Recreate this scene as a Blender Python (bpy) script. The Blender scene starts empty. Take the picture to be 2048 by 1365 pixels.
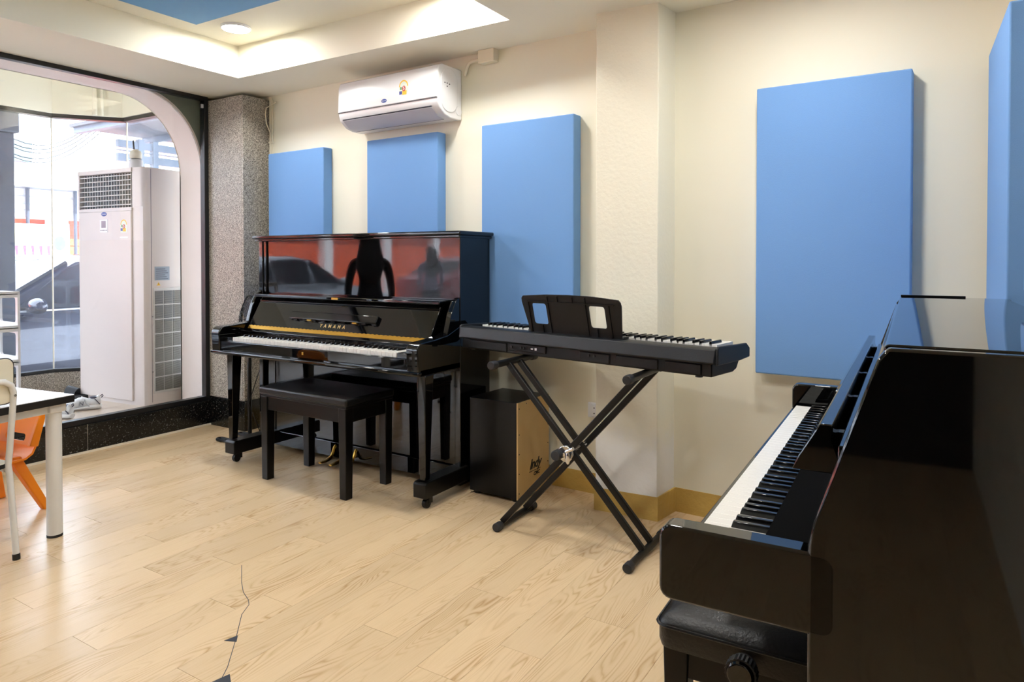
import bpy, bmesh, math, random
from mathutils import Matrix, Vector
from math import sin, cos, tan, atan2, radians, pi, sqrt

SC = bpy.context.scene
COL = SC.collection
random.seed(7)

# ------------------------------------------------------------------ camera
F_PX, YAW, PITCH, CAM_H, HORIZON = 1380.0, radians(31.8), radians(-0.9), 1.18, 517.0
PPY = HORIZON - F_PX * tan(PITCH)
cam_data = bpy.data.cameras.new('camera')
cam = bpy.data.objects.new('camera', cam_data)
COL.objects.link(cam)
cam.location = (0, 0, CAM_H)
cam.rotation_euler = (pi / 2 + PITCH, 0, YAW)
cam_data.sensor_width = 36.0
cam_data.lens = F_PX / 2048 * 36.0
cam_data.shift_y = -(682.5 - PPY) / 2048
cam_data.clip_start = 0.02
cam_data.clip_end = 200
SC.camera = cam

# ------------------------------------------------------------------ world, exposure
world = bpy.data.worlds.new('world')
SC.world = world
world.use_nodes = True
wn = world.node_tree
wn.nodes.clear()
w_out = wn.nodes.new('ShaderNodeOutputWorld')
w_bg = wn.nodes.new('ShaderNodeBackground')
w_bg.inputs['Color'].default_value = (0.90, 0.945, 1.0, 1)
w_bg.inputs['Strength'].default_value = 4.2
sun_data = bpy.data.lights.new('sun', 'SUN')
sun_data.energy = 13.0
sun_data.angle = radians(2)
sun_data.color = (1.0, 0.96, 0.90)
sun = bpy.data.objects.new('sun', sun_data)
COL.objects.link(sun)
sun.rotation_euler = (radians(-14), radians(40), 0)   # high over our own roof, on the far side of the street
wn.links.new(w_bg.outputs[0], w_out.inputs[0])
SC.view_settings.view_transform = 'Standard'
SC.view_settings.look = 'None'
SC.view_settings.exposure = 1.08
SC.view_settings.gamma = 1.0
SC.view_settings.use_curve_mapping = False
LAMP = 98.0          # emission of the LED downlights

# ------------------------------------------------------------------ helpers
def lin(c):
    c = c / 255.0
    return c / 12.92 if c <= 0.04045 else ((c + 0.055) / 1.055) ** 2.4

def rgb(r, g, b):
    return (lin(r), lin(g), lin(b), 1.0)

MATS = {}
def mat(name, col, rough=0.5, metal=0.0, spec=0.5, coat=0.0, emit=None, estr=0.0, bump=None, var=None):
    """bump=(scale,strength) fine relief; var=(scale, amount) slight colour unevenness"""
    if name in MATS:
        return MATS[name]
    m = bpy.data.materials.new(name)
    m.use_nodes = True
    nt = m.node_tree
    p = nt.nodes['Principled BSDF']
    p.inputs['Base Color'].default_value = col
    p.inputs['Roughness'].default_value = rough
    p.inputs['Metallic'].default_value = metal
    p.inputs['Specular IOR Level'].default_value = spec
    p.inputs['Coat Weight'].default_value = coat
    p.inputs['Coat Roughness'].default_value = 0.03
    if emit:
        p.inputs['Emission Color'].default_value = emit
        p.inputs['Emission Strength'].default_value = estr
    if bump or var:
        tc = nt.nodes.new('ShaderNodeTexCoord')
    if var:
        n = nt.nodes.new('ShaderNodeTexNoise')
        n.inputs['Scale'].default_value = var[0]
        n.inputs['Detail'].default_value = 5
        nt.links.new(tc.outputs['Object'], n.inputs['Vector'])
        mx = nt.nodes.new('ShaderNodeMix')
        mx.data_type = 'RGBA'
        a = var[1]
        mx.inputs['A'].default_value = (col[0] * (1 - a), col[1] * (1 - a), col[2] * (1 - a), 1)
        mx.inputs['B'].default_value = (min(1, col[0] * (1 + a)), min(1, col[1] * (1 + a)), min(1, col[2] * (1 + a)), 1)
        nt.links.new(n.outputs['Fac'], mx.inputs['Factor'])
        nt.links.new(mx.outputs['Result'], p.inputs['Base Color'])
    if bump:
        n = nt.nodes.new('ShaderNodeTexNoise')
        n.inputs['Scale'].default_value = bump[0]
        n.inputs['Detail'].default_value = 4
        nt.links.new(tc.outputs['Object'], n.inputs['Vector'])
        b = nt.nodes.new('ShaderNodeBump')
        b.inputs['Strength'].default_value = bump[1]
        b.inputs['Distance'].default_value = 0.01
        nt.links.new(n.outputs['Fac'], b.inputs['Height'])
        nt.links.new(b.outputs['Normal'], p.inputs['Normal'])
    MATS[name] = m
    return m

def granite(name, dark, mid, light, scale, rough, dpos=0.42, lpos=0.62):
    m = bpy.data.materials.new(name)
    m.use_nodes = True
    nt = m.node_tree
    p = nt.nodes['Principled BSDF']
    p.inputs['Roughness'].default_value = rough
    tc = nt.nodes.new('ShaderNodeTexCoord')
    n = nt.nodes.new('ShaderNodeTexNoise')
    n.inputs['Scale'].default_value = scale
    n.inputs['Detail'].default_value = 3
    n.inputs['Roughness'].default_value = 0.75
    nt.links.new(tc.outputs['Object'], n.inputs['Vector'])
    r = nt.nodes.new('ShaderNodeValToRGB')
    e = r.color_ramp.elements
    e[0].position = dpos
    e[0].color = dark
    e[1].position = lpos
    e[1].color = light
    k = e.new((dpos + lpos) / 2)
    k.color = mid
    nt.links.new(n.outputs['Fac'], r.inputs['Fac'])
    nt.links.new(r.outputs['Color'], p.inputs['Base Color'])
    return m

def glass(name, tint=(1, 1, 1, 1), ior=1.5, haze=0.0):
    m = bpy.data.materials.new(name)
    m.use_nodes = True
    nt = m.node_tree
    nt.nodes.clear()
    o = nt.nodes.new('ShaderNodeOutputMaterial')
    t = nt.nodes.new('ShaderNodeBsdfTransparent')
    t.inputs[0].default_value = tint
    g = nt.nodes.new('ShaderNodeBsdfGlossy')
    g.inputs['Roughness'].default_value = 0.0
    fr = nt.nodes.new('ShaderNodeFresnel')
    ge = nt.nodes.new('ShaderNodeNewGeometry')        # a pane has two faces: keep the same reflectance on both
    mi = nt.nodes.new('ShaderNodeMix')
    mi.inputs['A'].default_value = ior
    mi.inputs['B'].default_value = 1.0 / ior
    nt.links.new(ge.outputs['Backfacing'], mi.inputs['Factor'])
    nt.links.new(mi.outputs['Result'], fr.inputs['IOR'])
    mx = nt.nodes.new('ShaderNodeMixShader')
    nt.links.new(fr.outputs[0], mx.inputs[0])
    nt.links.new(t.outputs[0], mx.inputs[1])
    nt.links.new(g.outputs[0], mx.inputs[2])
    last = mx
    if haze:                      # patchy bluish translucent haze mixed into the pane
        tr = nt.nodes.new('ShaderNodeBsdfTranslucent')
        tr.inputs[0].default_value = (0.75, 0.82, 1, 1)
        tc = nt.nodes.new('ShaderNodeTexCoord')
        n = nt.nodes.new('ShaderNodeTexNoise')
        n.inputs['Scale'].default_value = 3.5
        n.inputs['Detail'].default_value = 8
        mr = nt.nodes.new('ShaderNodeMapRange')
        mr.inputs['From Min'].default_value = 0.35
        mr.inputs['From Max'].default_value = 0.75
        mr.inputs['To Min'].default_value = haze * 0.35
        mr.inputs['To Max'].default_value = haze
        m2 = nt.nodes.new('ShaderNodeMixShader')
        nt.links.new(tc.outputs['Object'], n.inputs['Vector'])
        nt.links.new(n.outputs['Fac'], mr.inputs['Value'])
        nt.links.new(mr.outputs[0], m2.inputs[0])
        nt.links.new(mx.outputs[0], m2.inputs[1])
        nt.links.new(tr.outputs[0], m2.inputs[2])
        last = m2
    nt.links.new(last.outputs[0], o.inputs[0])
    return m

def wood(name, pale, mid, dark, rough=0.3, band=1.0):
    """flat-sawn oak print: pale ground, cathedral growth rings, fine pores; long axis = local Y"""
    m = bpy.data.materials.new(name)
    m.use_nodes = True
    nt = m.node_tree
    L = nt.links.new
    p = nt.nodes['Principled BSDF']
    p.inputs['Roughness'].default_value = rough
    tc = nt.nodes.new('ShaderNodeTexCoord')
    oi = nt.nodes.new('ShaderNodeObjectInfo')
    mul = nt.nodes.new('ShaderNodeVectorMath')
    mul.operation = 'SCALE'
    cmb = nt.nodes.new('ShaderNodeCombineXYZ')
    for k in range(3):
        L(oi.outputs['Random'], cmb.inputs[k])
    L(cmb.outputs[0], mul.inputs[0])
    mul.inputs['Scale'].default_value = 37.0
    add = nt.nodes.new('ShaderNodeVectorMath')
    L(tc.outputs['Object'], add.inputs[0])
    L(mul.outputs[0], add.inputs[1])
    # growth rings: contour lines of a stretched noise field
    mp = nt.nodes.new('ShaderNodeMapping')
    mp.inputs['Scale'].default_value = (10.0, 1.3, 1.0)
    L(add.outputs[0], mp.inputs[0])
    n1 = nt.nodes.new('ShaderNodeTexNoise')
    n1.inputs['Scale'].default_value = 1.0
    n1.inputs['Detail'].default_value = 2.4
    n1.inputs['Roughness'].default_value = 0.4
    n1.inputs['Distortion'].default_value = 0.25
    L(mp.outputs[0], n1.inputs[0])
    k1 = nt.nodes.new('ShaderNodeMath')
    k1.operation = 'MULTIPLY'
    k1.inputs[1].default_value = 46.0 * band
    L(n1.outputs['Fac'], k1.inputs[0])
    fr = nt.nodes.new('ShaderNodeMath')
    fr.operation = 'PINGPONG'
    fr.inputs[1].default_value = 1.0
    L(k1.outputs[0], fr.inputs[0])
    pw = nt.nodes.new('ShaderNodeMath')
    pw.operation = 'POWER'
    pw.inputs[1].default_value = 2.6
    L(fr.outputs[0], pw.inputs[0])
    # patchiness: rings only strong in places
    n3 = nt.nodes.new('ShaderNodeTexNoise')
    n3.inputs['Scale'].default_value = 2.6
    n3.inputs['Detail'].default_value = 2
    mp3 = nt.nodes.new('ShaderNodeMapping')
    mp3.inputs['Scale'].default_value = (4.0, 0.8, 1.0)
    L(add.outputs[0], mp3.inputs[0])
    L(mp3.outputs[0], n3.inputs[0])
    mr = nt.nodes.new('ShaderNodeMapRange')
    mr.inputs['From Min'].default_value = 0.42
    mr.inputs['From Max'].default_value = 0.68
    L(n3.outputs['Fac'], mr.inputs['Value'])
    mm = nt.nodes.new('ShaderNodeMath')
    mm.operation = 'MULTIPLY'
    L(pw.outputs[0], mm.inputs[0])
    L(mr.outputs[0], mm.inputs[1])
    # pores
    mp2 = nt.nodes.new('ShaderNodeMapping')
    mp2.inputs['Scale'].default_value = (260.0, 9.0, 1.0)
    L(add.outputs[0], mp2.inputs[0])
    n2 = nt.nodes.new('ShaderNodeTexNoise')
    n2.inputs['Scale'].default_value = 1.0
    n2.inputs['Detail'].default_value = 3
    L(mp2.outputs[0], n2.inputs[0])
    mx1 = nt.nodes.new('ShaderNodeMix')
    mx1.data_type = 'RGBA'
    mx1.inputs['A'].default_value = pale
    mx1.inputs['B'].default_value = mid
    L(n2.outputs['Fac'], mx1.inputs['Factor'])
    mx2 = nt.nodes.new('ShaderNodeMix')
    mx2.data_type = 'RGBA'
    mx2.inputs['B'].default_value = dark
    L(mx1.outputs['Result'], mx2.inputs['A'])
    L(mm.outputs[0], mx2.inputs['Factor'])
    # plank to plank tone
    hs = nt.nodes.new('ShaderNodeHueSaturation')
    mr2 = nt.nodes.new('ShaderNodeMapRange')
    mr2.inputs['To Min'].default_value = 0.93
    mr2.inputs['To Max'].default_value = 1.05
    L(oi.outputs['Random'], mr2.inputs['Value'])
    L(mr2.outputs[0], hs.inputs['Value'])
    L(mx2.outputs['Result'], hs.inputs['Color'])
    L(hs.outputs[0], p.inputs['Base Color'])
    return m

MW = {}              # world matrices of empties and parts
def tag(o, label=None, cat=None, group=None, kind=None):
    if label: o['label'] = label
    if cat: o['category'] = cat
    if group: o['group'] = group
    if kind: o['kind'] = kind
    return o

def thing(name, label, cat, loc=(0, 0, 0), rz=0.0, group=None, kind=None):
    o = bpy.data.objects.new(name, None)
    COL.objects.link(o)
    o.location = loc
    o.rotation_euler = (0, 0, rz)
    o.empty_display_size = 0.1
    MW[o] = Matrix.Translation(loc) @ Matrix.Rotation(rz, 4, 'Z')
    if kind == 'structure':
        o['kind'] = 'structure'
        if label: o['label'] = label
    else:
        tag(o, label, cat, group, kind)
    return o

class G:
    """collects shapes; build() links them as one mesh object"""
    def __init__(s):
        s.bm = bmesh.new()
    def _xf(s, vs, m):
        if m is not None:
            bmesh.ops.transform(s.bm, matrix=m, verts=vs)
    def box(s, x0, x1, y0, y1, z0, z1, m=None):
        vs = [s.bm.verts.new((x, y, z)) for x in (x0, x1) for y in (y0, y1) for z in (z0, z1)]
        for f in ((0, 1, 3, 2), (4, 6, 7, 5), (0, 4, 5, 1), (2, 3, 7, 6), (0, 2, 6, 4), (1, 5, 7, 3)):
            s.bm.faces.new([vs[i] for i in f])
        s._xf(vs, m)
        return s
    def hexa(s, bot, top, m=None):
        """two quads of 3d points"""
        vs = [s.bm.verts.new(p) for p in bot] + [s.bm.verts.new(p) for p in top]
        s.bm.faces.new([vs[3], vs[2], vs[1], vs[0]])
        s.bm.faces.new(vs[4:8])
        for i in range(4):
            j = (i + 1) % 4
            s.bm.faces.new([vs[i], vs[j], vs[4 + j], vs[4 + i]])
        s._xf(vs, m)
        return s
    def prism(s, pts, axis, a, b, m=None):
        """extrude a 2d outline along axis from a to b; outline coords are the other two axes in xyz order"""
        def P(p, t):
            if axis == 'x': return (t, p[0], p[1])
            if axis == 'y': return (p[0], t, p[1])
            return (p[0], p[1], t)
        v0 = [s.bm.verts.new(P(p, a)) for p in pts]
        v1 = [s.bm.verts.new(P(p, b)) for p in pts]
        n = len(pts)
        s.bm.faces.new(v0)
        s.bm.faces.new(v1[::-1])
        for i in range(n):
            j = (i + 1) % n
            s.bm.faces.new([v0[i], v1[i], v1[j], v0[j]])
        s._xf(v0 + v1, m)
        return s
    def cyl(s, p0, p1, r0, r1=None, seg=16, cap=True):
        p0, p1 = Vector(p0), Vector(p1)
        r1 = r0 if r1 is None else r1
        d = (p1 - p0)
        q = d.to_track_quat('Z', 'Y').to_matrix()
        a, b = [], []
        for i in range(seg):
            t = 2 * pi * i / seg
            u = q @ Vector((cos(t), sin(t), 0))
            a.append(s.bm.verts.new(p0 + u * r0))
            b.append(s.bm.verts.new(p1 + u * r1))
        for i in range(seg):
            j = (i + 1) % seg
            s.bm.faces.new([a[i], a[j], b[j], b[i]])
        if cap:
            s.bm.faces.new(a[::-1])
            s.bm.faces.new(b)
        return s
    def tube(s, pts, r, seg=10):
        """r: number or list"""
        pts = [Vector(p) for p in pts]
        rs = r if isinstance(r, (list, tuple)) else [r] * len(pts)
        rings = []
        up = None
        for i, p in enumerate(pts):
            d = (pts[min(i + 1, len(pts) - 1)] - pts[max(i - 1, 0)]).normalized()
            if up is None:
                up = Vector((0, 0, 1)) if abs(d.z) < 0.9 else Vector((1, 0, 0))
            sx = d.cross(up).normalized()
            up = sx.cross(d).normalized()
            rings.append([s.bm.verts.new(p + (sx * cos(2 * pi * k / seg) + up * sin(2 * pi * k / seg)) * rs[i]) for k in range(seg)])
        for a, b in zip(rings[:-1], rings[1:]):
            for k in range(seg):
                j = (k + 1) % seg
                s.bm.faces.new([a[k], a[j], b[j], b[k]])
        s.bm.faces.new(rings[0][::-1])
        s.bm.faces.new(rings[-1])
        return s
    def loft(s, rings, cap=True, closed=True):
        rv = [[s.bm.verts.new(p) for p in r] for r in rings]
        n = len(rv[0])
        for a, b in zip(rv[:-1], rv[1:]):
            for k in range(n if closed else n - 1):
                j = (k + 1) % n
                s.bm.faces.new([a[k], a[j], b[j], b[k]])
        if cap and closed:
            s.bm.faces.new(rv[0][::-1])
            s.bm.faces.new(rv[-1])
        return s
    def lathe(s, prof, c=(0, 0, 0), seg=24, m=None):
        rings = [[(c[0] + r * cos(2 * pi * k / seg), c[1] + r * sin(2 * pi * k / seg), c[2] + z) for k in range(seg)] for r, z in prof]
        n0 = len(s.bm.verts)
        s.loft(rings)
        s.bm.verts.ensure_lookup_table()
        s._xf(list(s.bm.verts)[n0:], m)
        return s
    def ball(s, c, rx, ry=None, rz=None, seg=16, rings=10, m=None):
        ry = rx if ry is None else ry
        rz = rx if rz is None else rz
        mm = Matrix.Translation(c) @ Matrix.Diagonal((rx, ry, rz, 1))
        r = bmesh.ops.create_uvsphere(s.bm, u_segments=seg, v_segments=rings, radius=1.0, matrix=mm)
        s._xf(r['verts'], m)
        return s
    def plate(s, outer, holes, axis, a, b, m=None):
        """flat plate with holes (polygon with holes), thickness a..b along axis"""
        def P(p, t):
            if axis == 'x': return (t, p[0], p[1])
            if axis == 'y': return (p[0], t, p[1])
            return (p[0], p[1], t)
        vs_all = []
        edges = []
        for lp in [outer] + holes:
            vs = [s.bm.verts.new(P(p, a)) for p in lp]
            vs_all += vs
            for i in range(len(vs)):
                edges.append(s.bm.edges.new((vs[i], vs[(i + 1) % len(vs)])))
        r = bmesh.ops.triangle_fill(s.bm, use_beauty=True, use_dissolve=False, edges=edges)
        faces = [g for g in r['geom'] if isinstance(g, bmesh.types.BMFace)]
        # drop faces lying inside holes
        ext = bmesh.ops.extrude_face_region(s.bm, geom=faces)
        nv = [g for g in ext['geom'] if isinstance(g, bmesh.types.BMVert)]
        d = Vector(P((0, 0), b)) - Vector(P((0, 0), a))
        bmesh.ops.translate(s.bm, vec=d, verts=nv)
        s._xf(vs_all + nv, m)
        return s
    def build(s, name, material, parent=None, bevel=0.0, seg=2, smooth=False, world=True, sub=0, angle=40, flat_normals=False):
        bmesh.ops.recalc_face_normals(s.bm, faces=s.bm.faces)
        me = bpy.data.meshes.new(name)
        s.bm.to_mesh(me)
        s.bm.free()
        if parent is not None and world:
            me.transform(MW[parent].inverted())
        if smooth or bevel or sub:
            for p in me.polygons: p.use_smooth = True
            if not sub:
                me.set_sharp_from_angle(angle=radians(angle))
        me.materials.append(material)
        o = bpy.data.objects.new(name, me)
        COL.objects.link(o)
        if parent is not None:
            o.parent = parent
            MW[o] = MW[parent]
        else:
            MW[o] = Matrix.Identity(4)
        if bevel:
            b = o.modifiers.new('bevel', 'BEVEL')
            b.width = bevel
            b.segments = seg
            b.limit_method = 'ANGLE'
            b.angle_limit = radians(35)
            b.harden_normals = False
        if sub:
            b = o.modifiers.new('sub', 'SUBSURF')
            b.levels = sub
            b.render_levels = sub
        return o

def single(g, name, material, label, cat, loc, rz=0.0, group=None, **kw):
    """a thing that is one mesh: local coords, origin at its base"""
    o = g.build(name, material, None, **kw)
    o.location = loc
    o.rotation_euler = (0, 0, rz)
    MW[o] = Matrix.Translation(loc) @ Matrix.Rotation(rz, 4, 'Z')
    tag(o, label, cat, group)
    return o

def text(name, body, size, material, parent, m, ext=0.0006, shear=0.0, space=1.0, offset=0.0):
    """flat lettering as mesh; m = local matrix: text x -> right, y -> up"""
    cu = bpy.data.curves.new(name, 'FONT')
    cu.body = body
    cu.size = size
    cu.align_x = 'CENTER'
    cu.align_y = 'CENTER'
    cu.extrude = ext
    cu.shear = shear
    cu.space_character = space
    cu.offset = offset
    cu.resolution_u = 3
    t = bpy.data.objects.new('tmp_text', cu)
    COL.objects.link(t)
    dg = bpy.context.evaluated_depsgraph_get()
    me = bpy.data.meshes.new_from_object(t.evaluated_get(dg))
    bpy.data.objects.remove(t)
    me.transform(m)
    me.materials.clear()
    me.materials.append(material)
    o = bpy.data.objects.new(name, me)
    COL.objects.link(o)
    o.parent = parent
    MW[o] = MW[parent]
    return o

def frame(o, x, y):
    """matrix from origin and two axes"""
    x = Vector(x).normalized()
    y = Vector(y)
    z = x.cross(y).normalized()
    y = z.cross(x).normalized()
    m = Matrix((x, y, z)).transposed().to_4x4()
    m.translation = Vector(o)
    return m

def share(o, name, parent, loc):
    c = o.copy()
    c.name = name
    COL.objects.link(c)
    c.parent = parent
    c.location = loc
    MW[c] = MW[parent]
    return c

def rrect(x0, x1, y0, y1, r, n=5):
    pts = []
    for cx, cy, a in ((x1 - r, y0 + r, -90), (x1 - r, y1 - r, 0), (x0 + r, y1 - r, 90), (x0 + r, y0 + r, 180)):
        for k in range(n + 1):
            t = radians(a + 90 * k / n)
            pts.append((cx + r * cos(t), cy + r * sin(t)))
    return pts

# ------------------------------------------------------------------ materials
M_WALL = mat('cream wall paint', rgb(242, 237, 217), 0.55, bump=(14, 0.06), var=(1.6, 0.015))
M_WALLR = mat('rough cream plaster', rgb(242, 237, 217), 0.6, bump=(55, 0.2), var=(2.2, 0.02))
nt_ = M_WALLR.node_tree
_tc = nt_.nodes.new('ShaderNodeTexCoord')
_sx = nt_.nodes.new('ShaderNodeSeparateXYZ')
_nz = nt_.nodes.new('ShaderNodeTexNoise')
_nz.inputs['Scale'].default_value = 5.0
_nz.inputs['Detail'].default_value = 5
_ad = nt_.nodes.new('ShaderNodeMath'); _ad.operation = 'MULTIPLY_ADD'; _ad.inputs[1].default_value = 0.35
_mr = nt_.nodes.new('ShaderNodeMapRange')
_mr.inputs['From Min'].default_value = 0.62; _mr.inputs['From Max'].default_value = 0.50
_mx = nt_.nodes.new('ShaderNodeMix'); _mx.data_type = 'RGBA'
_mx.inputs['B'].default_value = rgb(240, 239, 235)
_pr = nt_.nodes['Principled BSDF']
_src = _pr.inputs['Base Color'].links[0].from_socket
nt_.links.new(_tc.outputs['Object'], _sx.inputs[0]); nt_.links.new(_tc.outputs['Object'], _nz.inputs['Vector'])
nt_.links.new(_nz.outputs['Fac'], _ad.inputs[0]); nt_.links.new(_sx.outputs['Z'], _ad.inputs[2])
nt_.links.new(_ad.outputs[0], _mr.inputs['Value']); nt_.links.new(_mr.outputs[0], _mx.inputs['Factor'])
nt_.links.new(_src, _mx.inputs['A']); nt_.links.new(_mx.outputs['Result'], _pr.inputs['Base Color'])
M_CEIL = mat('cream ceiling paint', rgb(243, 238, 220), 0.6)
M_CBLUE = mat('blue ceiling paint', rgb(98, 158, 212), 0.6)
M_BLUE = mat('blue acoustic fabric', rgb(117, 163, 220), 0.85, bump=(420, 0.12), var=(3, 0.02))
M_GOLDP = mat('ochre gold paint', rgb(200, 166, 88), 0.42, bump=(30, 0.6), var=(9, 0.12))
M_GRAN = granite('grey granite', rgb(84, 78, 72), rgb(152, 144, 132), rgb(206, 198, 184), 190, 0.34, 0.40, 0.60)
M_GRAND = granite('dark speckled granite', rgb(15, 16, 17), rgb(26, 27, 28), rgb(150, 148, 140), 110, 0.22, 0.50, 0.72)
M_GROUT = mat('grout', rgb(205, 195, 170), 0.8)
M_BLACK = mat('black polished lacquer', rgb(6, 6, 7), 0.035, spec=0.5, coat=0.12)
M_BLACKS = mat('black satin lacquer', rgb(7, 6, 6), 0.3, spec=0.28)
M_BLKPL = mat('black matte plastic', rgb(24, 25, 28), 0.45, spec=0.4, bump=(300, 0.08))
M_BLKPL2 = mat('dark brown-black plastic', rgb(12, 10, 10), 0.5, spec=0.3)
M_STEELB = mat('black powder coated steel', rgb(11, 10, 10), 0.42, spec=0.35)
M_RUB = mat('grey-black rubber', rgb(38, 39, 42), 0.6)
M_LEATH = mat('black leatherette', rgb(9, 9, 11), 0.38, spec=0.4, bump=(160, 0.15))
M_WKEY = mat('white key plastic', rgb(238, 236, 230), 0.22)
M_BKEY = mat('black key', rgb(10, 10, 12), 0.18)
M_BRASS = mat('brass', rgb(200, 158, 72), 0.3, metal=1.0)
M_GOLDL = mat('gold leaf lettering', rgb(226, 190, 128), 0.35, metal=0.5)
M_CHROME = mat('chromed steel', rgb(200, 200, 202), 0.18, metal=1.0)
M_WHITE = mat('white gloss plastic', rgb(240, 240, 242), 0.18)
M_ACGR = mat('pale grey plastic', rgb(205, 205, 215), 0.4)
M_WPL = mat('white plastic', rgb(236, 237, 240), 0.35)
M_TRUNK = mat('cream pvc', rgb(236, 228, 206), 0.45)
M_DLINE = mat('dark seam', rgb(60, 60, 70), 0.6)
M_CLOGO = mat('dark blue logo', rgb(28, 62, 150), 0.4)
M_LAB_Y = mat('label yellow', rgb(240, 190, 40), 0.5)
M_LAB_R = mat('label red', rgb(190, 50, 40), 0.5)
M_LAB_G = mat('label green', rgb(80, 150, 80), 0.5)
M_LAB_B = mat('label blue', rgb(60, 70, 150), 0.5)
M_LAB_P = mat('label pale', rgb(222, 232, 220), 0.5)
M_PAPER = mat('white paper', rgb(238, 238, 236), 0.7)
M_INK = mat('black ink', rgb(22, 20, 20), 0.6)
M_BIRCH = wood('pale birch plywood', rgb(218, 186, 126), rgb(206, 170, 110), rgb(196, 158, 98), 0.35, 0.5)
M_OAK = wood('light oak vinyl', rgb(231, 204, 166), rgb(221, 191, 150), rgb(194, 158, 114), 0.27)
M_FBASE = mat('vinyl joint', rgb(172, 138, 98), 0.6)
M_HOLE = mat('dark subfloor', rgb(38, 44, 56), 0.5)
M_FRAME = mat('black window frame', rgb(18, 20, 24), 0.35)
M_GLASS = glass('window glass', (0.965, 0.965, 0.955, 1))
M_GLASS2 = glass('hazy shopfront glass', (0.90, 0.94, 1.0, 1), haze=0.06)
M_ARCHL = mat('whitewashed wood lining', rgb(226, 214, 208), 0.5, var=(5, 0.03))
M_ARCHP = mat('grey-green board', rgb(108, 120, 104), 0.5)
M_PFLOOR = mat('porch tile', rgb(206, 190, 172), 0.3, var=(3, 0.04))
M_TABLE = mat('white laminate', rgb(244, 245, 248), 0.22)
M_EDGE = mat('black edge band', rgb(20, 18, 18), 0.45)
M_WMET = mat('white painted steel', rgb(232, 231, 228), 0.35, var=(6, 0.02))
M_CREAMP = mat('cream laminate', rgb(232, 226, 206), 0.4)
M_ORANGE = mat('orange plastic', rgb(250, 140, 12), 0.38)
M_LEDW = mat('led diffuser', (1, 1, 1, 1), 0.5, emit=(1.0, 0.985, 0.95, 1), estr=LAMP)

# ------------------------------------------------------------------ room dimensions (metres)
XL = -4.40                      # inner glass wall
ZC = 2.315                      # soffit
def yb(x): return 3.125 - 0.038 * (x + 1.04)       # back wall, slightly skewed
AB = -math.atan(0.038)          # its direction
AR = radians(1.7)               # right wall and everything along it
def xr(y): return 0.235 - tan(AR) * (y - 2.4)      # right wall
YF = -2.6                       # wall behind the photographer

# ------------------------------------------------------------------ floor
fl = G().box(XL, 0.55, YF, 3.35, -0.06, -0.006).build('floor', M_FBASE)
tag(fl, 'light oak vinyl plank floor of the music room', kind='structure')
PW, PL = 0.145, 0.914
row = 0
pm = None
x = -1.566 - PW * 20
ends = {}
rows = []
while x < 0.5:
    rows.append(x)
    x += PW
for i, x in enumerate(rows):
    x0, x1 = max(x, XL + 0.001), min(x + PW, 0.5)
    if x1 - x0 < 0.02: continue
    off = (i * 0.31 + random.uniform(-0.08, 0.08)) % PL
    if abs(x + 1.566) < 0.01: off = (1.62 - YF) % PL
    if abs(x + 2.001) < 0.02: off = (1.58 - YF) % PL
    if abs(x + 1.711) < 0.02: off = (1.89 - YF) % PL
    y = YF - PL + off
    while y < 3.3:
        y0, y1 = max(y, YF + 0.001), min(y + PL, 3.3)
        if y1 - y0 > 0.03:
            full = abs((x1 - x0) - PW) < 1e-6 and abs((y1 - y0) - PL) < 1e-6
            if full and pm is not None:
                o = bpy.data.objects.new('plank', pm)
                COL.objects.link(o)
            else:
                w, l = x1 - x0, y1 - y0
                o = G().box(0.0004, w - 0.0004, 0.0006, l - 0.0006, -0.006, 0).build('plank', M_OAK)
                if full: pm = o.data
            o.parent = fl
            o.location = (x0, y0, 0)
        y += PL

# cracked seam and two chipped corners of the vinyl
crk = [(-2.27, 1.69), (-2.15, 1.60), (-2.08, 1.555), (-2.02, 1.53), (-1.99, 1.51), (-1.955, 1.455), (-1.919, 1.421), (-1.831, 1.338), (-1.737, 1.244), (-1.693, 1.188)]
g = G()
for (ax, ay), (bx_, by_) in zip(crk[:-1], crk[1:]):
    d = Vector((by_ - ay, ax - bx_, 0)).normalized() * 0.0011
    g.hexa([(ax - d.x, ay - d.y, -0.001), (bx_ - d.x, by_ - d.y, -0.001), (bx_ + d.x, by_ + d.y, -0.001), (ax + d.x, ay + d.y, -0.001)],
           [(ax - d.x, ay - d.y, 0.0004), (bx_ - d.x, by_ - d.y, 0.0004), (bx_ + d.x, by_ + d.y, 0.0004), (ax + d.x, ay + d.y, 0.0004)])
tag(g.build('crack', M_HOLE, fl), 'thin dark crack across the vinyl')
for tri in ([(-1.866, 1.325), (-1.828, 1.341), (-1.856, 1.367)], [(-1.712, 1.176), (-1.66, 1.20), (-1.702, 1.226)]):
    tag(G().prism(tri, 'z', -0.001, 0.0007).build('chip', M_HOLE, fl), 'dark triangular chip in the vinyl')

# ------------------------------------------------------------------ ceiling with tray
TX0, TX1, TY0, TY1, ZU = -3.765, -1.75, -1.3, 2.80, 2.515
g = G()
g.box(XL - 0.1, TX0, YF - 0.1, 3.4, ZC, ZC + 0.3)
g.box(TX1, 0.6, YF - 0.1, 3.4, ZC, ZC + 0.3)
g.box(TX0, TX1, TY1, 3.4, ZC, ZC + 0.3)
g.box(TX0, TX1, YF - 0.1, TY0, ZC, ZC + 0.3)
g.box(TX0, TX1, TY0, TY1, ZU, ZC + 0.3)
cl = g.build('ceiling', M_CEIL)
tag(cl, 'cream ceiling with a recessed tray', kind='structure')
tag(G().box(-3.61, -1.90, -1.0, 2.41, ZU - 0.004, ZU + 0.002).build('ceiling_field', M_CBLUE, cl), 'blue painted field inside the ceiling tray')

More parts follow.
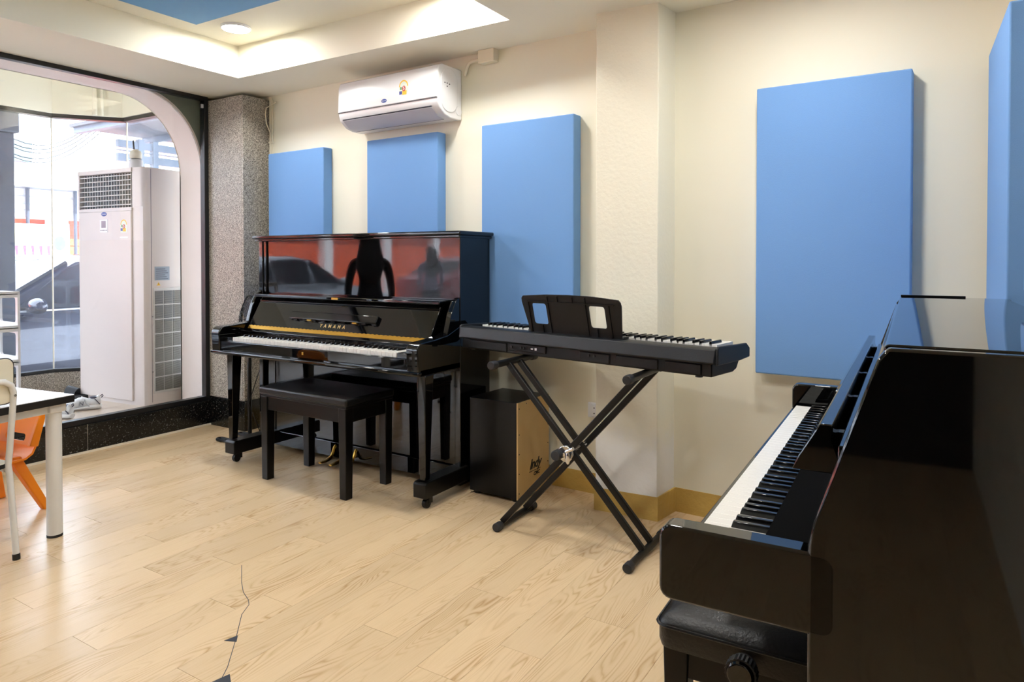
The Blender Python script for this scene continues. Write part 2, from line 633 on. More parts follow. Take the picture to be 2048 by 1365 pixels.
# ------------------------------------------------------------------ walls
def skew_box(x0, x1, off0, off1, z0, z1, g):
    """slab along the back wall between two offsets from its face (positive = into the room)"""
    p = [(x0, yb(x0) - off1), (x1, yb(x1) - off1), (x1, yb(x1) - off0), (x0, yb(x0) - off0)]
    g.hexa([(a, b, z0) for a, b in p], [(a, b, z1) for a, b in p])
    return g
wb = skew_box(-4.62, 0.6, -0.12, 0, -0.05, ZC + 0.05, G()).build('wall_back', M_WALL)
tag(wb, 'cream painted wall with blue panels', kind='structure')
g = G()
p = [(-1.366, 2.945), (-1.068, 2.957), (-1.04, 3.2), (-1.366, 3.2)]
g.hexa([(a, b, 0) for a, b in p], [(a, b, ZC + 0.01) for a, b in p])
cb = g.build('wall_column', M_WALLR, bevel=0.004)
tag(cb, 'rough cream plastered column against the back wall', kind='structure')
# gold painted skirting band, follows the column
g = G()
skew_box(-4.0, -1.366, 0, 0.004, 0, 0.103, g)
skew_box(-1.045, 0.3, 0, 0.004, 0, 0.112, g)
g.hexa([(-1.371, 2.941, 0), (-1.064, 2.953, 0), (-1.066, 2.958, 0), (-1.366, 2.946, 0)], [(-1.371, 2.941, 0.105), (-1.064, 2.953, 0.108), (-1.066, 2.958, 0.108), (-1.366, 2.946, 0.105)])
g.hexa([(-1.064, 2.953, 0), (-1.036, 3.13, 0), (-1.045, 3.13, 0), (-1.07, 2.956, 0)], [(-1.064, 2.953, 0.108), (-1.036, 3.13, 0.112), (-1.045, 3.13, 0.112), (-1.07, 2.956, 0.108)])
g.hexa([(-1.371, 2.941, 0), (-1.366, 2.946, 0), (-1.366, 3.13, 0), (-1.371, 3.13, 0)], [(-1.371, 2.941, 0.105), (-1.366, 2.946, 0.105), (-1.366, 3.13, 0.103), (-1.371, 3.13, 0.103)])
tag(g.build('baseboard_back', M_GOLDP), 'ochre gold painted skirting band', kind='structure')
g = G()
pts = [(xr(3.4), 3.4), (xr(YF), YF - 0.1), (xr(YF) + 0.12, YF - 0.1), (xr(3.4) + 0.12, 3.4)]
g.hexa([(a, b, -0.05) for a, b in pts], [(a, b, ZC + 0.05) for a, b in pts])
tag(g.build('wall_right', M_WALL), 'cream painted wall behind the digital piano', kind='structure')
tag(G().box(XL - 0.1, 0.6, YF - 0.12, YF, -0.05, ZC + 0.05).build('wall_front', mat('charcoal wall paint', rgb(52, 50, 48), 0.7)), 'charcoal wall at the other end of the room', kind='structure')

# ------------------------------------------------------------------ granite corner pillar
PX, PY = -4.035, 3.04
gp = thing('granite_pillar', 'grey granite corner pillar beside the glass wall', None, (-4.22, 3.15, 0), kind='structure')
G().box(XL - 0.12, PX, PY, 3.36, 0, ZC - 0.02).build('core', M_GROUT, gp)
G().box(XL, PX - 0.001, PY - 0.018, PY, 0.205, ZC - 0.025).build('slab', M_GRAN, gp, bevel=0.0015, seg=1)
G().box(PX, PX + 0.018, PY - 0.018, 3.28, 0.205, ZC - 0.025).build('slab', M_GRAN, gp, bevel=0.0015, seg=1)
G().box(XL, PX - 0.001, PY - 0.022, PY, 0.0, 0.203).build('base_slab', M_GRAND, gp, bevel=0.0015, seg=1)
G().box(PX, PX + 0.022, PY - 0.022, 3.28, 0.0, 0.203).build('base_slab', M_GRAND, gp, bevel=0.0015, seg=1)

# ------------------------------------------------------------------ inner glass wall on a granite kerb
kb = thing('wall_left', 'low dark granite kerb under the glass wall', None, (XL, 0, 0), kind='structure')
yy = 3.02
for L_ in (0.83, 0.83, 0.83, 0.83, 0.83, 0.83, 0.64):
    G().box(XL - 0.12, XL + 0.012, yy - L_ + 0.0015, yy - 0.0015, 0.0, 0.172).build('kerb_slab', M_GRAND, kb, bevel=0.0015, seg=1)
    yy -= L_
G().box(XL - 0.1, XL + 0.008, yy, 3.02, 0.0, 0.17).build('grout', M_GROUT, kb)
G().box(XL + 0.012, XL + 0.02, yy, 3.018, 0.0, 0.012).build('sealant', M_TRUNK, kb)
w1 = thing('window_1', 'large clear glass wall in a black frame', None, (XL, 1.5, 0.172), kind='structure')
G().box(XL - 0.045, XL + 0.006, YF, 3.02, 0.172, 0.206).build('bottom_rail', M_FRAME, w1, bevel=0.003)
G().box(XL - 0.045, XL + 0.006, YF, 3.02, 2.288, ZC + 0.002).build('top_rail', M_FRAME, w1, bevel=0.003)
G().box(XL - 0.045, XL + 0.006, 2.99, 3.022, 0.2, 2.3).build('stile', M_FRAME, w1, bevel=0.003)
G().box(XL - 0.045, XL + 0.006, -1.95, -1.91, 0.2, 2.3).build('stile', M_FRAME, w1, bevel=0.003)
G().box(XL - 0.022, XL - 0.014, -1.91, 2.99, 0.2, 2.3).build('pane', M_GLASS, w1)
G().box(XL - 0.022, XL - 0.014, YF, -1.95, 0.2, 2.3).build('pane', M_GLASS, w1)
G().box(XL - 0.012, XL - 0.002, 2.975, 2.99, 2.235, 2.262).build('clip', M_ACGR, w1)

# ------------------------------------------------------------------ arched lining behind the glass
def arch_pts(y0, y1, z0, z1, r, n=14):
    pts = [(y0, z0), (y1, z0)]
    for k in range(n + 1):
        t = radians(90 * k / n)
        pts.append((y1 - r * (1 - cos(t)) , z1 - r * 1.12 * (1 - sin(t))))
    for k in range(n + 1):
        t = radians(90 + 90 * k / n)
        pts.append((y0 + r * (1 + cos(t)), z1 - r * 1.12 * (1 - sin(t))))
    return pts
ar = thing('trim_1', 'whitewashed wooden arch lining with rounded corners behind the glass', None, (-4.56, 1.4, 0.12), kind='structure')
AY0, AY1 = -1.7, 3.005
inn = arch_pts(AY0, AY1, 0.12, 2.296, 0.46)
out = [(-2.59, 0.10), (3.20, 0.10), (3.20, 2.62), (-2.59, 2.62)]
G().plate(out, [inn], 'x', -4.452, -4.460).build('arch_panel', M_ARCHP, ar)
G().plate(out, [inn], 'x', -4.700, -4.712).build('arch_panel', M_WALL, ar)
ring0 = [(-4.448, a, b) for a, b in inn]
ring1 = [(-4.712, a, b) for a, b in inn]
big = [(a + (0.012 if a > 0.65 else -0.012), b + (0.012 if b > 1.2 else 0)) for a, b in inn]
ringb0 = [(-4.448, a, b) for a, b in big]
ringb1 = [(-4.712, a, b) for a, b in big]
g = G()
rv = [[g.bm.verts.new(p_) for p_ in r] for r in (ring0, ring1, ringb1, ringb0)]
n = len(inn)
for q in range(4):
    a, b = rv[q], rv[(q + 1) % 4]
    for k in range(1, n):
        j = (k + 1) % n
        g.bm.faces.new([a[k], a[j], b[j], b[k]])
g.build('arch_lining', M_ARCHL, ar, smooth=True)

# ------------------------------------------------------------------ glazed porch behind the arch
ZP = 0.12
pf = thing('floor_porch', 'pale tiled porch floor behind the glass wall', None, (-5.2, 0.3, ZP), kind='structure')
for i in range(5):
    for j in range(11):
        xx0 = -6.0 + i * 0.33
        yy0 = 3.2 - (j + 1) * 0.53
        G().box(xx0 + 0.001, min(xx0 + 0.329, XL - 0.045), yy0 + 0.001, yy0 + 0.529, ZP - 0.012, ZP).build('tile', M_PFLOOR, pf)
G().box(-6.05, XL - 0.045, YF, 3.3, -0.3, ZP - 0.003).build('slab', M_GROUT, pf)
BA, BB, BC = (-5.955, 2.72), (-5.63, 3.135), (-4.50, 3.135)
ZS, ZH = 0.306, 2.285
def wall_strip(g, p, q, z0, z1, t0=-0.02, t1=0.06):
    """vertical slab along p->q; t is measured to the left of the direction (outside)"""
    d = Vector((q[0] - p[0], q[1] - p[1], 0)).normalized()
    nn = Vector((-d.y, d.x, 0))
    a = [Vector((p[0], p[1], 0)) + nn * t0, Vector((q[0], q[1], 0)) + nn * t0, Vector((q[0], q[1], 0)) + nn * t1, Vector((p[0], p[1], 0)) + nn * t1]
    g.hexa([(v.x, v.y, z0) for v in a], [(v.x, v.y, z1) for v in a])
    return g
A0 = (-5.955, YF)
segs = [(A0, BA), (BA, BB), (BB, BC)]
pk = thing('wall_porch', 'grey granite plinth and cream fascia of the glazed porch', None, (-5.9, 0.5, 0), kind='structure')
for p_, q_ in segs:
    wall_strip(G(), p_, q_, -0.3, ZS - 0.025, -0.03, 0.10).build('plinth_slab', M_GRAN, pk, bevel=0.0015, seg=1)
    wall_strip(G(), p_, q_, ZH + 0.03, 2.75, -0.05, 0.10).build('fascia', M_WALL, pk)
G().box(-6.06, XL - 0.045, YF, 3.3, 2.62, 2.7).build('soffit', M_CEIL, pk)
G().cyl((-5.70, 2.92, ZH + 0.03), (-5.70, 2.92, 2.62), 0.018, seg=12).build('pipe', M_TRUNK, pk, smooth=True)
G().cyl((-5.67, 2.96, ZH + 0.03), (-5.67, 2.96, 2.62), 0.010, seg=10).build('pipe', M_TRUNK, pk, smooth=True)
w2 = thing('window_2', 'faceted hazy glass shopfront of the porch', None, (-5.8, 1, ZS), kind='structure')
for p_, q_ in segs:
    wall_strip(G(), p_, q_, ZS - 0.025, ZS, -0.035, 0.035).build('sill_rail', M_FRAME, w2)
    wall_strip(G(), p_, q_, ZH, ZH + 0.032, -0.035, 0.035).build('head_rail', M_FRAME, w2)
for k, (p_, q_) in enumerate(segs):
    if k == 0:
        for (ya, yb_) in ((2.718, 1.4), (1.39, 0.05), (0.04, -1.3), (-1.31, YF)):
            wall_strip(G(), (p_[0], yb_), (q_[0], ya), ZS, ZH, -0.004, 0.004).build('pane', M_GLASS2, w2)
    else:
        wall_strip(G(), p_, q_, ZS, ZH, -0.004, 0.004).build('pane', M_GLASS2, w2)
for p_ in (BA, BB):
    G().cyl((p_[0], p_[1], ZS), (p_[0], p_[1], ZH), 0.006, seg=8).build('joint', M_TRUNK, w2)

# ------------------------------------------------------------------ keyboard maker (88 keys, A0..C8)
def add_keys(parent, m_loc, length, depth_w, depth_b, flip=False):
    """keys as parts; m_loc: local frame matrix, x along the keyboard (bass to treble), y from key front to back"""
    pitch = length / 52.0
    w = None
    b = None
    note = 9                      # A
    blacks = {1, 3, 6, 8, 10}
    wi = 0
    rot = m_loc.to_euler()
    for k in range(88):
        s_ = (note + k) % 12
        if s_ in blacks:
            lx = wi * pitch
            sh = {1: -0.12, 3: 0.12, 6: -0.15, 8: 0.0, 10: 0.15}[s_] * pitch
            if b is None:
                g = G()
                hw, ht = 0.0058, 0.0046
                y0, y1 = depth_w - depth_b, depth_w
                g.hexa([(-hw, y0, -0.008), (hw, y0, -0.008), (hw, y1, -0.008), (-hw, y1, -0.008)],
                       [(-ht, y0 + 0.006, 0.011), (ht, y0 + 0.006, 0.011), (ht, y1, 0.011), (-ht, y1, 0.011)])
                b = g.build('black_key', M_BKEY, None, bevel=0.001, seg=1)
                o = b
            else:
                o = b.copy()
                COL.objects.link(o)
            o.name = 'black_key'
            px = lx + sh
        else:
            if w is None:
                g = G()
                g.box(-pitch / 2 + 0.0004, pitch / 2 - 0.0004, 0, depth_w, -0.022, 0)
                w = g.build('white_key', M_WKEY, None, bevel=0.0008, seg=1)
                o = w
            else:
                o = w.copy()
                COL.objects.link(o)
            o.name = 'white_key'
            px = (wi + 0.5) * pitch
            wi += 1
        o.parent = parent
        o.location = m_loc @ Vector((px, 0, 0))
        o.rotation_euler = rot
        MW[o] = MW[parent]

# ------------------------------------------------------------------ tall black upright piano
P0, P1 = -3.585, -2.045          # outer sides
PC = (P0 + P1) / 2
pn = thing('upright_piano', 'tall black polished upright piano against the wall of blue panels', 'piano', (PC, 2.80, 0))
def pb(name, *a, mt=M_BLACK, bev=0.003, parent=None, seg=2):
    return G().box(*a).build(name, mt, parent or pn, bevel=bev, seg=seg)
ysb = 3.072
pb('side_panel', P0, P0 + 0.035, 2.805, ysb, 0.03, 1.288)
pb('side_panel', P1 - 0.035, P1, 2.805, ysb, 0.03, 1.288)
pb('back_frame', P0 + 0.03, P1 - 0.03, 3.02, ysb, 0.03, 1.285, mt=M_BLACKS)
# lid: top board with moulded edge
pb('lid', P0 - 0.022, P1 + 0.022, 2.772, 3.082, 1.298, 1.318, bev=0.006)
pb('lid_moulding', P0 - 0.012, P1 + 0.012, 2.785, 3.076, 1.284, 1.299, bev=0.004)
pb('upper_panel', P0 + 0.06, P1 - 0.06, 2.822, 2.842, 0.955, 1.286, bev=0.002)
for a, b in ((P0 + 0.033, P0 + 0.062), (P1 - 0.062, P1 - 0.033)):
    pb('upper_stile', a, b, 2.812, 2.85, 0.955, 1.286, bev=0.003)
# cheeks with rounded noses
def cheek(x0, x1):
    pr_ = [(2.81, 0.625), (2.495, 0.625), (2.478, 0.64)]
    for k in range(7):
        t = radians(180 - 90 * k / 6)
        pr_.append((2.512 + 0.04 * cos(t), 0.747 + 0.038 * sin(t)))
    pr_ += [(2.60, 0.79), (2.70, 0.80), (2.81, 0.84)]
    G().prism(pr_, 'x', x0, x1).build('cheek', M_BLACK, pn, bevel=0.005)
cheek(P0 + 0.002, P0 + 0.072)
cheek(P1 - 0.072, P1 - 0.002)
# arm brackets that carry the fallboard sides
for x0, x1 in ((P0 + 0.004, P0 + 0.034), (P1 - 0.034, P1 - 0.004)):
    G().prism([(2.81, 0.82), (2.70, 0.79), (2.735, 0.90), (2.77, 0.965), (2.81, 0.985)], 'x', x0, x1).build('bracket', M_BLACK, pn, bevel=0.003)
pb('key_bed', P0 + 0.002, P1 - 0.002, 2.49, 2.83, 0.625, 0.662, bev=0.006)
pb('key_bed_moulding', P0 - 0.004, P1 + 0.004, 2.468, 2.50, 0.632, 0.650, bev=0.006)
ks = pb('key_slip', P0 + 0.07, P1 - 0.07, 2.484, 2.502, 0.655, 0.708, bev=0.004)
G().box(PC - 0.019, PC - 0.007, 2.4815, 2.4845, 0.674, 0.690).build('lock_plate', M_BRASS, ks, bevel=0.001)
KX0, KL = PC - 0.6135, 1.227
for x0, x1 in ((P0 + 0.071, KX0 - 0.003), (KX0 + KL + 0.003, P1 - 0.071)):
    pb('key_block', x0, x1, 2.503, 2.66, 0.662, 0.728, bev=0.003)
add_keys(pn, Matrix.Translation((KX0 - PC, 2.503 - 2.80, 0.729)), KL, 0.146, 0.094)
pb('key_strip', P0 + 0.071, P1 - 0.071, 2.645, 2.66, 0.70, 0.752, bev=0.003)
# open fallboard leaning back, with hinge, ledge and folded desk
fb_b, fb_t = Vector((0, 2.662, 0.772)), Vector((0, 2.762, 0.945))
fd = (fb_t - fb_b).normalized()
fn = Vector((0, -fd.z, fd.y))                   # faces the player
FX0, FX1 = P0 + 0.085, P1 - 0.085
def slab(g, x0, x1, s0, s1, t0, t1, o=fb_b):
    """slab on the fallboard: s up the board, t out of it towards the player"""
    def Q(s_, t_): return o + fd * s_ + fn * t_
    c = [Q(s0, t0), Q(s0, t1), Q(s1, t1), Q(s1, t0)]
    g.hexa([(x0, v.y, v.z) for v in c], [(x1, v.y, v.z) for v in c])
    return g
BL = (fb_t - fb_b).length
fb = slab(G(), FX0, FX1, 0.004, BL, -0.02, 0.0).build('fallboard', M_BLACK, pn, bevel=0.003)
slab(G(), FX0, FX1, BL - 0.028, BL - 0.012, 0.0, 0.004).build('moulding', M_BLACK, fb, bevel=0.002)
# front flap of the fallboard folded over its top
pb('flap', FX0 - 0.02, FX1 + 0.02, 2.718, 2.80, 0.948, 0.966, bev=0.005, parent=fb)
G().box(PC - 0.045, PC + 0.005, 2.7145, 2.7185, 0.951, 0.963).build('lock_plate', M_BRASS, fb, bevel=0.001)
# folded music desk
dk = slab(G(), -3.165, -2.50, 0.066, 0.112, 0.0, 0.018).build('music_desk', M_BLACK, fb, bevel=0.005)
for xx in (-3.005, -2.655):
    slab(G(), xx - 0.016, xx + 0.016, 0.060, 0.069, 0.002, 0.014).build('hinge', M_BRASS, fb, bevel=0.001)
for xx in [-3.13 + 0.075 * k for k in range(9)]:
    slab(G(), xx, xx + 0.028, 0.061, 0.067, 0.004, 0.013).build('desk_stop', M_BLACKS, fb)
hg = slab(G(), FX0 + 0.004, FX1 - 0.004, -0.010, 0.011, 0.0005, 0.003).build('long_hinge', mat('old brass', rgb(176, 134, 54), 0.38, metal=1.0), fb)
slab(G(), FX0, FX1, -0.03, -0.008, -0.02, 0.0005).build('hinge_rail', M_BLACK, fb)
g = G()
for k in range(46):
    xx = FX0 + 0.02 + k * 0.0302
    slab(g, xx, xx + 0.015, 0.006, 0.0125, 0.002, 0.0042)
g.build('hinge_knuckles', MATS['old brass'], fb)['kind'] = 'stuff'
mt_ = frame(Vector((-2.818 - PC, 0, 0)) + (fb_b + fd * 0.040 + fn * 0.0006 - Vector((0, 2.80, 0))), (1, 0, 0), fd)
text('lettering', 'YAMAHA', 0.028, M_GOLDL, fb, mt_, space=2.1, offset=0.0003, shear=0.0)['label'] = 'gold brand lettering on the fallboard'
# lower part
pb('lower_panel', P0 + 0.035, P1 - 0.035, 2.832, 2.85, 0.125, 0.64, bev=0.002)
for a, b in ((P0 + 0.035, P0 + 0.12), (P1 - 0.12, P1 - 0.035)):
    pb('lower_stile', a, b, 2.827, 2.855, 0.125, 0.64, bev=0.002)
pb('bottom_board', P0 + 0.03, P1 - 0.03, 2.822, 3.06, 0.035, 0.122, bev=0.004)
for sx in (-1, 1):
    xo = P0 + 0.072 if sx < 0 else P1 + 0.002
    x0, x1 = (xo, xo + 0.052) if sx < 0 else (xo - 0.052, xo)
    xm0, xm1 = (xo + 0.006, xo + 0.040) if sx < 0 else (xo - 0.040, xo - 0.006)
    G().hexa([(xm0, 2.53, 0.13), (xm1, 2.53, 0.13), (xm1, 2.566, 0.13), (xm0, 2.566, 0.13)],
             [(x0, 2.524, 0.628), (x1, 2.524, 0.628), (x1, 2.588, 0.628), (x0, 2.588, 0.628)]).build('leg', M_BLACK, pn, bevel=0.003)
    t0, t1 = (P0 + 0.072, P0 + 0.155) if sx < 0 else (P1 - 0.06, P1 + 0.018)
    G().prism([(2.508, 0.052), (2.508, 0.118), (2.518, 0.128), (2.60, 0.128), (2.85, 0.128), (2.85, 0.052)], 'x', t0, t1).build('toe_block', M_BLACKS, pn, bevel=0.004)
    xc = (t0 + t1) / 2 + 0.012
    cs = G().cyl((xc - 0.012, 2.545, 0.0225), (xc + 0.012, 2.545, 0.0225), 0.0225, seg=18).build('caster', M_STEELB, pn, bevel=0.003)
    G().box(xc - 0.016, xc + 0.016, 2.545, 2.575, 0.02, 0.056).build('caster_fork', M_STEELB, cs, bevel=0.003)
    for yy_ in (3.02,):
        G().cyl((xc - 0.012, yy_, 0.0225), (xc + 0.012, yy_, 0.0225), 0.0225, seg=18).build('caster', M_STEELB, pn, bevel=0.003)
        G().box(xc - 0.01, xc + 0.01, yy_ - 0.01, yy_ + 0.01, 0.03, 0.06).build('caster_fork', M_STEELB, pn)
for k, xx in enumerate((-2.945, -2.862, -2.78)):
    g = G()
    g.loft([[(xx + w * cos(2 * pi * i / 10), y, z + h * sin(2 * pi * i / 10)) for i in range(10)] for y, z, w, h in
            ((2.828, 0.106, 0.010, 0.007), (2.812, 0.092, 0.010, 0.008), (2.802, 0.066, 0.011, 0.009), (2.788, 0.046, 0.013, 0.007), (2.765, 0.036, 0.019, 0.006), (2.735, 0.034, 0.024, 0.006), (2.712, 0.033, 0.022, 0.005), (2.704, 0.032, 0.012, 0.004))])
    g.build('pedal', M_BRASS, pn, smooth=True)

# ------------------------------------------------------------------ bench of the tall piano
bn = thing('piano_bench', 'plain black piano bench with flat padded top before the tall upright piano', 'bench', (-2.755, 2.575, 0), radians(-0.8))
def lb(name, *a, mt=M_BLACKS, bev=0.004, parent=bn, seg=2):
    return G().box(*a).build(name, mt, parent, bevel=bev, seg=seg, world=False)
lb('seat_pad', -0.328, 0.328, -0.172, 0.172, 0.458, 0.496, mt=M_LEATH, bev=0.010, seg=3)
lb('seat_board', -0.322, 0.322, -0.166, 0.166, 0.446, 0.459, bev=0.003)
for sy in (-1, 1):
    y0 = -0.160 if sy < 0 else 0.142
    lb('apron', -0.305, 0.305, y0, y0 + 0.018, 0.375, 0.447)
for sx in (-1, 1):
    x0 = -0.316 if sx < 0 else 0.298
    lb('apron', x0, x0 + 0.018, -0.150, 0.150, 0.375, 0.447)
    for sy in (-1, 1):
        cx, cy = sx * 0.293, sy * 0.140
        G().hexa([(cx - 0.022, cy - 0.022, 0), (cx + 0.022, cy - 0.022, 0), (cx + 0.022, cy + 0.022, 0), (cx - 0.022, cy + 0.022, 0)],
                 [(cx - 0.026, cy - 0.026, 0.447), (cx + 0.026, cy - 0.026, 0.447), (cx + 0.026, cy + 0.026, 0.447), (cx - 0.026, cy + 0.026, 0.447)]).build('leg', M_BLACKS, bn, bevel=0.003, world=False)

# ------------------------------------------------------------------ cajon
cj = thing('cajon', 'black cajon drum with birch front standing between the pianos', 'drum', (-1.852, 2.965, 0), radians(-2))
def cbx(name, *a, mt=M_BLACKS, bev=0.003, parent=cj):
    return G().box(*a).build(name, mt, parent, bevel=bev, world=False)
cw, cd = 0.145, 0.145
cbx('body', -cw, cw - 0.008, -cd, cd, 0.015, 0.484)
tp = G().plate([(-cd, 0.015), (cd, 0.015), (cd, 0.484), (-cd, 0.484)], [], 'x', cw - 0.008, cw).build('front_board', M_BIRCH, cj, world=False)
for sy in (-1, 1):
    for z in (0.045, 0.14, 0.235, 0.33, 0.455):
        G().cyl((cw, sy * (cd - 0.011), z), (cw + 0.0012, sy * (cd - 0.011), z), 0.0032, seg=8).build('screw', M_INK, tp, world=False)
for sy in (-0.07, ):
    for z in (0.027, 0.472):
        G().cyl((cw, sy, z), (cw + 0.0012, sy, z), 0.0032, seg=8).build('screw', M_INK, tp, world=False)
for sx in (-1, 1):
    for sy in (-1, 1):
        G().cyl((sx * (cw - 0.03), sy * (cd - 0.03), 0), (sx * (cw - 0.03), sy * (cd - 0.03), 0.016), 0.018, seg=12).build('foot', M_RUB, cj, world=False)
fm = frame((cw + 0.0005, 0.012, 0.158), (0, 1, 0), (0, 0, 1))
text('lettering', 'Indy', 0.066, M_INK, tp, fm, ext=0.0004, shear=0.35, offset=0.0018, space=0.92)
text('lettering', 'CMC', 0.026, M_INK, tp, frame((cw + 0.0005, 0.024, 0.108), (0, 1, 0), (0, 0, 1)), ext=0.0004, shear=0.3, offset=0.0008)
G().box(cw, cw + 0.0009, -0.045, 0.062, 0.1245, 0.127).build('underline', M_INK, tp, world=False)

# ------------------------------------------------------------------ stage keyboard on X stand
KA = math.atan2(2.50 - 2.72, -0.676 + 2.0)
KC = Vector((-1.338, 2.61, 0))
kbd = thing('digital_keyboard', 'black digital stage keyboard with music rest seen from behind on the X stand', 'keyboard', (KC.x, KC.y, 0.742), KA)
HL = 0.668                        # half length
def prof_x(name, pr_, x0, x1, mt, parent, bev=0.003):
    return G().prism(pr_, 'x', x0, x1).build(name, mt, parent, bevel=bev, world=False)
# y = 0 rear face, growing to the wall (player side)
prof_x('upper_case', [(0.0, 0.052), (-0.006, 0.056), (0.006, 0.104), (0.02, 0.108), (0.075, 0.107), (0.105, 0.094), (0.285, 0.082), (0.292, 0.052)], -HL + 0.012, HL - 0.012, M_BLKPL, kbd)
for x0, x1 in ((-HL, -HL + 0.013), (HL - 0.013, HL)):
    prof_x('end_cap', [(0.004, 0.048), (0.010, 0.110), (0.022, 0.116), (0.085, 0.114), (0.265, 0.108), (0.295, 0.088), (0.295, 0.052), (0.2, 0.046)], x0, x1, M_BLKPL, kbd, 0.004)
lo = prof_x('lower_case', [(0.016, 0.002), (0.016, 0.054), (0.27, 0.054), (0.235, 0.010), (0.2, 0.0)], -HL + 0.015, HL - 0.028, M_BLKPL2, kbd, 0.004)
for x0, x1 in ((-0.60, -0.36), (0.05, 0.20), (0.23, 0.42), (0.45, 0.60)):
    G().box(x0, x1, 0.010, 0.018, 0.006, 0.046).build('rear_rib', M_BLKPL2, lo, bevel=0.003, world=False)
jk = G().box(-0.345, -0.13, 0.009, 0.018, 0.018, 0.050).build('socket_panel', M_BLKPL2, lo, bevel=0.002, world=False)
for xx in (-0.325, -0.27, -0.252, 0.10, 0.128):
    G().cyl((xx, 0.0085, 0.034), (xx, 0.004, 0.034), 0.0055, seg=12).build('socket', M_INK, jk, world=False)
G().box(-0.212, -0.198, 0.007, 0.0095, 0.031, 0.037).build('usb_socket', M_CHROME, jk, world=False)
G().box(-0.190, -0.178, 0.007, 0.0095, 0.029, 0.040).build('usb_socket', M_CHROME, jk, world=False)
for xx in (-HL + 0.06, HL - 0.09):
    for yy_ in (0.04, 0.2):
        G().cyl((xx, yy_, -0.006), (xx, yy_, 0.004), 0.014, seg=12).build('foot', M_RUB, kbd, world=False)
add_keys(kbd, Matrix.Translation((0.6135, 0.262, 0.110)) @ Matrix.Rotation(pi, 4, 'Z'), 1.227, 0.146, 0.094)
# music rest with two windows, tilted to the player
RT = radians(14)
rm = Matrix.Translation((-0.005, 0.045, 0.108)) @ Matrix.Rotation(RT, 4, 'X')
outer = [(-0.235, 0.0), (0.245, 0.0)]
outer += [(0.262, 0.14), (0.259, 0.156), (0.25, 0.166), (0.13, 0.176), (0.0, 0.179), (-0.13, 0.176), (-0.25, 0.168), (-0.259, 0.158), (-0.26, 0.14)]
outer = [(a, b) for a, b in outer]
def rq(x0, x1, y0, y1, r=0.012): return rrect(x0, x1, y0, y1, r, 4)
rest = G().plate(outer, [rq(-0.205, -0.125, 0.04, 0.136), rq(0.10, 0.18, 0.04, 0.136)], 'y', -0.003, 0.003, m=rm).build('music_rest', M_BLKPL2, kbd, world=False)
for x0, x1, z0, z1 in ((-0.115, -0.109, 0.005, 0.17), (0.083, 0.089, 0.005, 0.17), (-0.06, -0.055, 0.145, 0.172), (0.02, 0.025, 0.145, 0.172), (-0.22, 0.23, 0.142, 0.147), (-0.16, -0.155, 0.003, 0.038), (0.13, 0.135, 0.003, 0.038), (0.20, 0.205, 0.003, 0.145), (-0.225, -0.220, 0.003, 0.145)):
    G().box(x0, x1, -0.0075, -0.002, z0, z1, m=rm).build('rib', M_BLKPL2, rest, world=False)
G().box(-0.25, 0.255, -0.004, 0.035, -0.004, 0.006, m=Matrix.Translation((-0.005, 0.045, 0.112))).build('rest_foot', M_BLKPL, kbd, bevel=0.002, world=False)

# X stand
sd = thing('keyboard_stand', 'black double-braced X stand carrying the stage keyboard', 'stand', (-1.30, 2.60, 0))
def bar(p, q, w, h, name='brace', mt=M_STEELB):
    """rectangular steel tube from p to q; w along world Y, h across"""
    p, q = Vector(p), Vector(q)
    d = (q - p).normalized()
    yv = Vector((0, 1, 0))
    nv = d.cross(yv).normalized()
    g = G()
    def ring(c): return [c + yv * w / 2 + nv * h / 2, c - yv * w / 2 + nv * h / 2, c - yv * w / 2 - nv * h / 2, c + yv * w / 2 - nv * h / 2]
    g.hexa([tuple(v) for v in ring(p)], [tuple(v) for v in ring(q)])
    return g.build(name, mt, sd, bevel=0.003)
XLs, XRs = -1.615, -0.985
def xa(t): return XLs + (XRs - XLs) * t
# pair A: top-left to bottom-right (outer), pair B: bottom-left to top-right (inner)
bar((XLs + 0.004, 2.566, 0.722), (XRs, 2.566, 0.03), 0.02, 0.026)
bar((XLs + 0.004, 2.658, 0.722), (XRs, 2.658, 0.03), 0.02, 0.026)
bar((XLs, 2.526, 0.03), (XRs - 0.004, 2.526, 0.722), 0.02, 0.026)
bar((XLs, 2.722, 0.03), (XRs - 0.004, 2.722, 0.722), 0.02, 0.026)
def foot_tube(x, y0, y1, z, name):
    t = G().cyl((x, y0, z), (x, y1, z), 0.0145, seg=16).build(name, M_STEELB, sd, smooth=True)
    for a, b in ((y0 - 0.004, y0 + 0.035), (y1 - 0.035, y1 + 0.004)):
        G().cyl((x, a, z), (x, b, z), 0.0185, seg=18).build('end_cap', M_RUB, t, bevel=0.003)
foot_tube(XLs, 2.475, 2.80, 0.0188, 'foot_bar')
foot_tube(XRs, 2.405, 2.80, 0.0188, 'foot_bar')
foot_tube(XLs + 0.004, 2.43, 2.80, 0.7245, 'support_arm')
foot_tube(XRs - 0.004, 2.41, 2.80, 0.7245, 'support_arm')
pz = 0.377
px_ = (XLs + XRs) / 2
G().cyl((px_, 2.495, pz), (px_, 2.70, pz), 0.008, seg=12).build('pivot_bolt', M_CHROME, sd, smooth=True)
G().cyl((px_ - 0.03, 2.478, pz - 0.005), (px_ - 0.03, 2.522, pz - 0.005), 0.021, seg=18).build('pivot_cap', M_RUB, sd, bevel=0.003)
G().cyl((px_, 2.508, pz), (px_, 2.522, pz), 0.034, seg=20).build('locking_disc', M_CHROME, sd, bevel=0.003)
g = G()
g.ball((px_ + 0.018, 2.498, pz - 0.012), 0.012, 0.006, 0.026, m=None)
g.cyl((px_ + 0.01, 2.498, pz + 0.012), (px_ + 0.045, 2.494, pz + 0.032), 0.007, 0.008, seg=10)
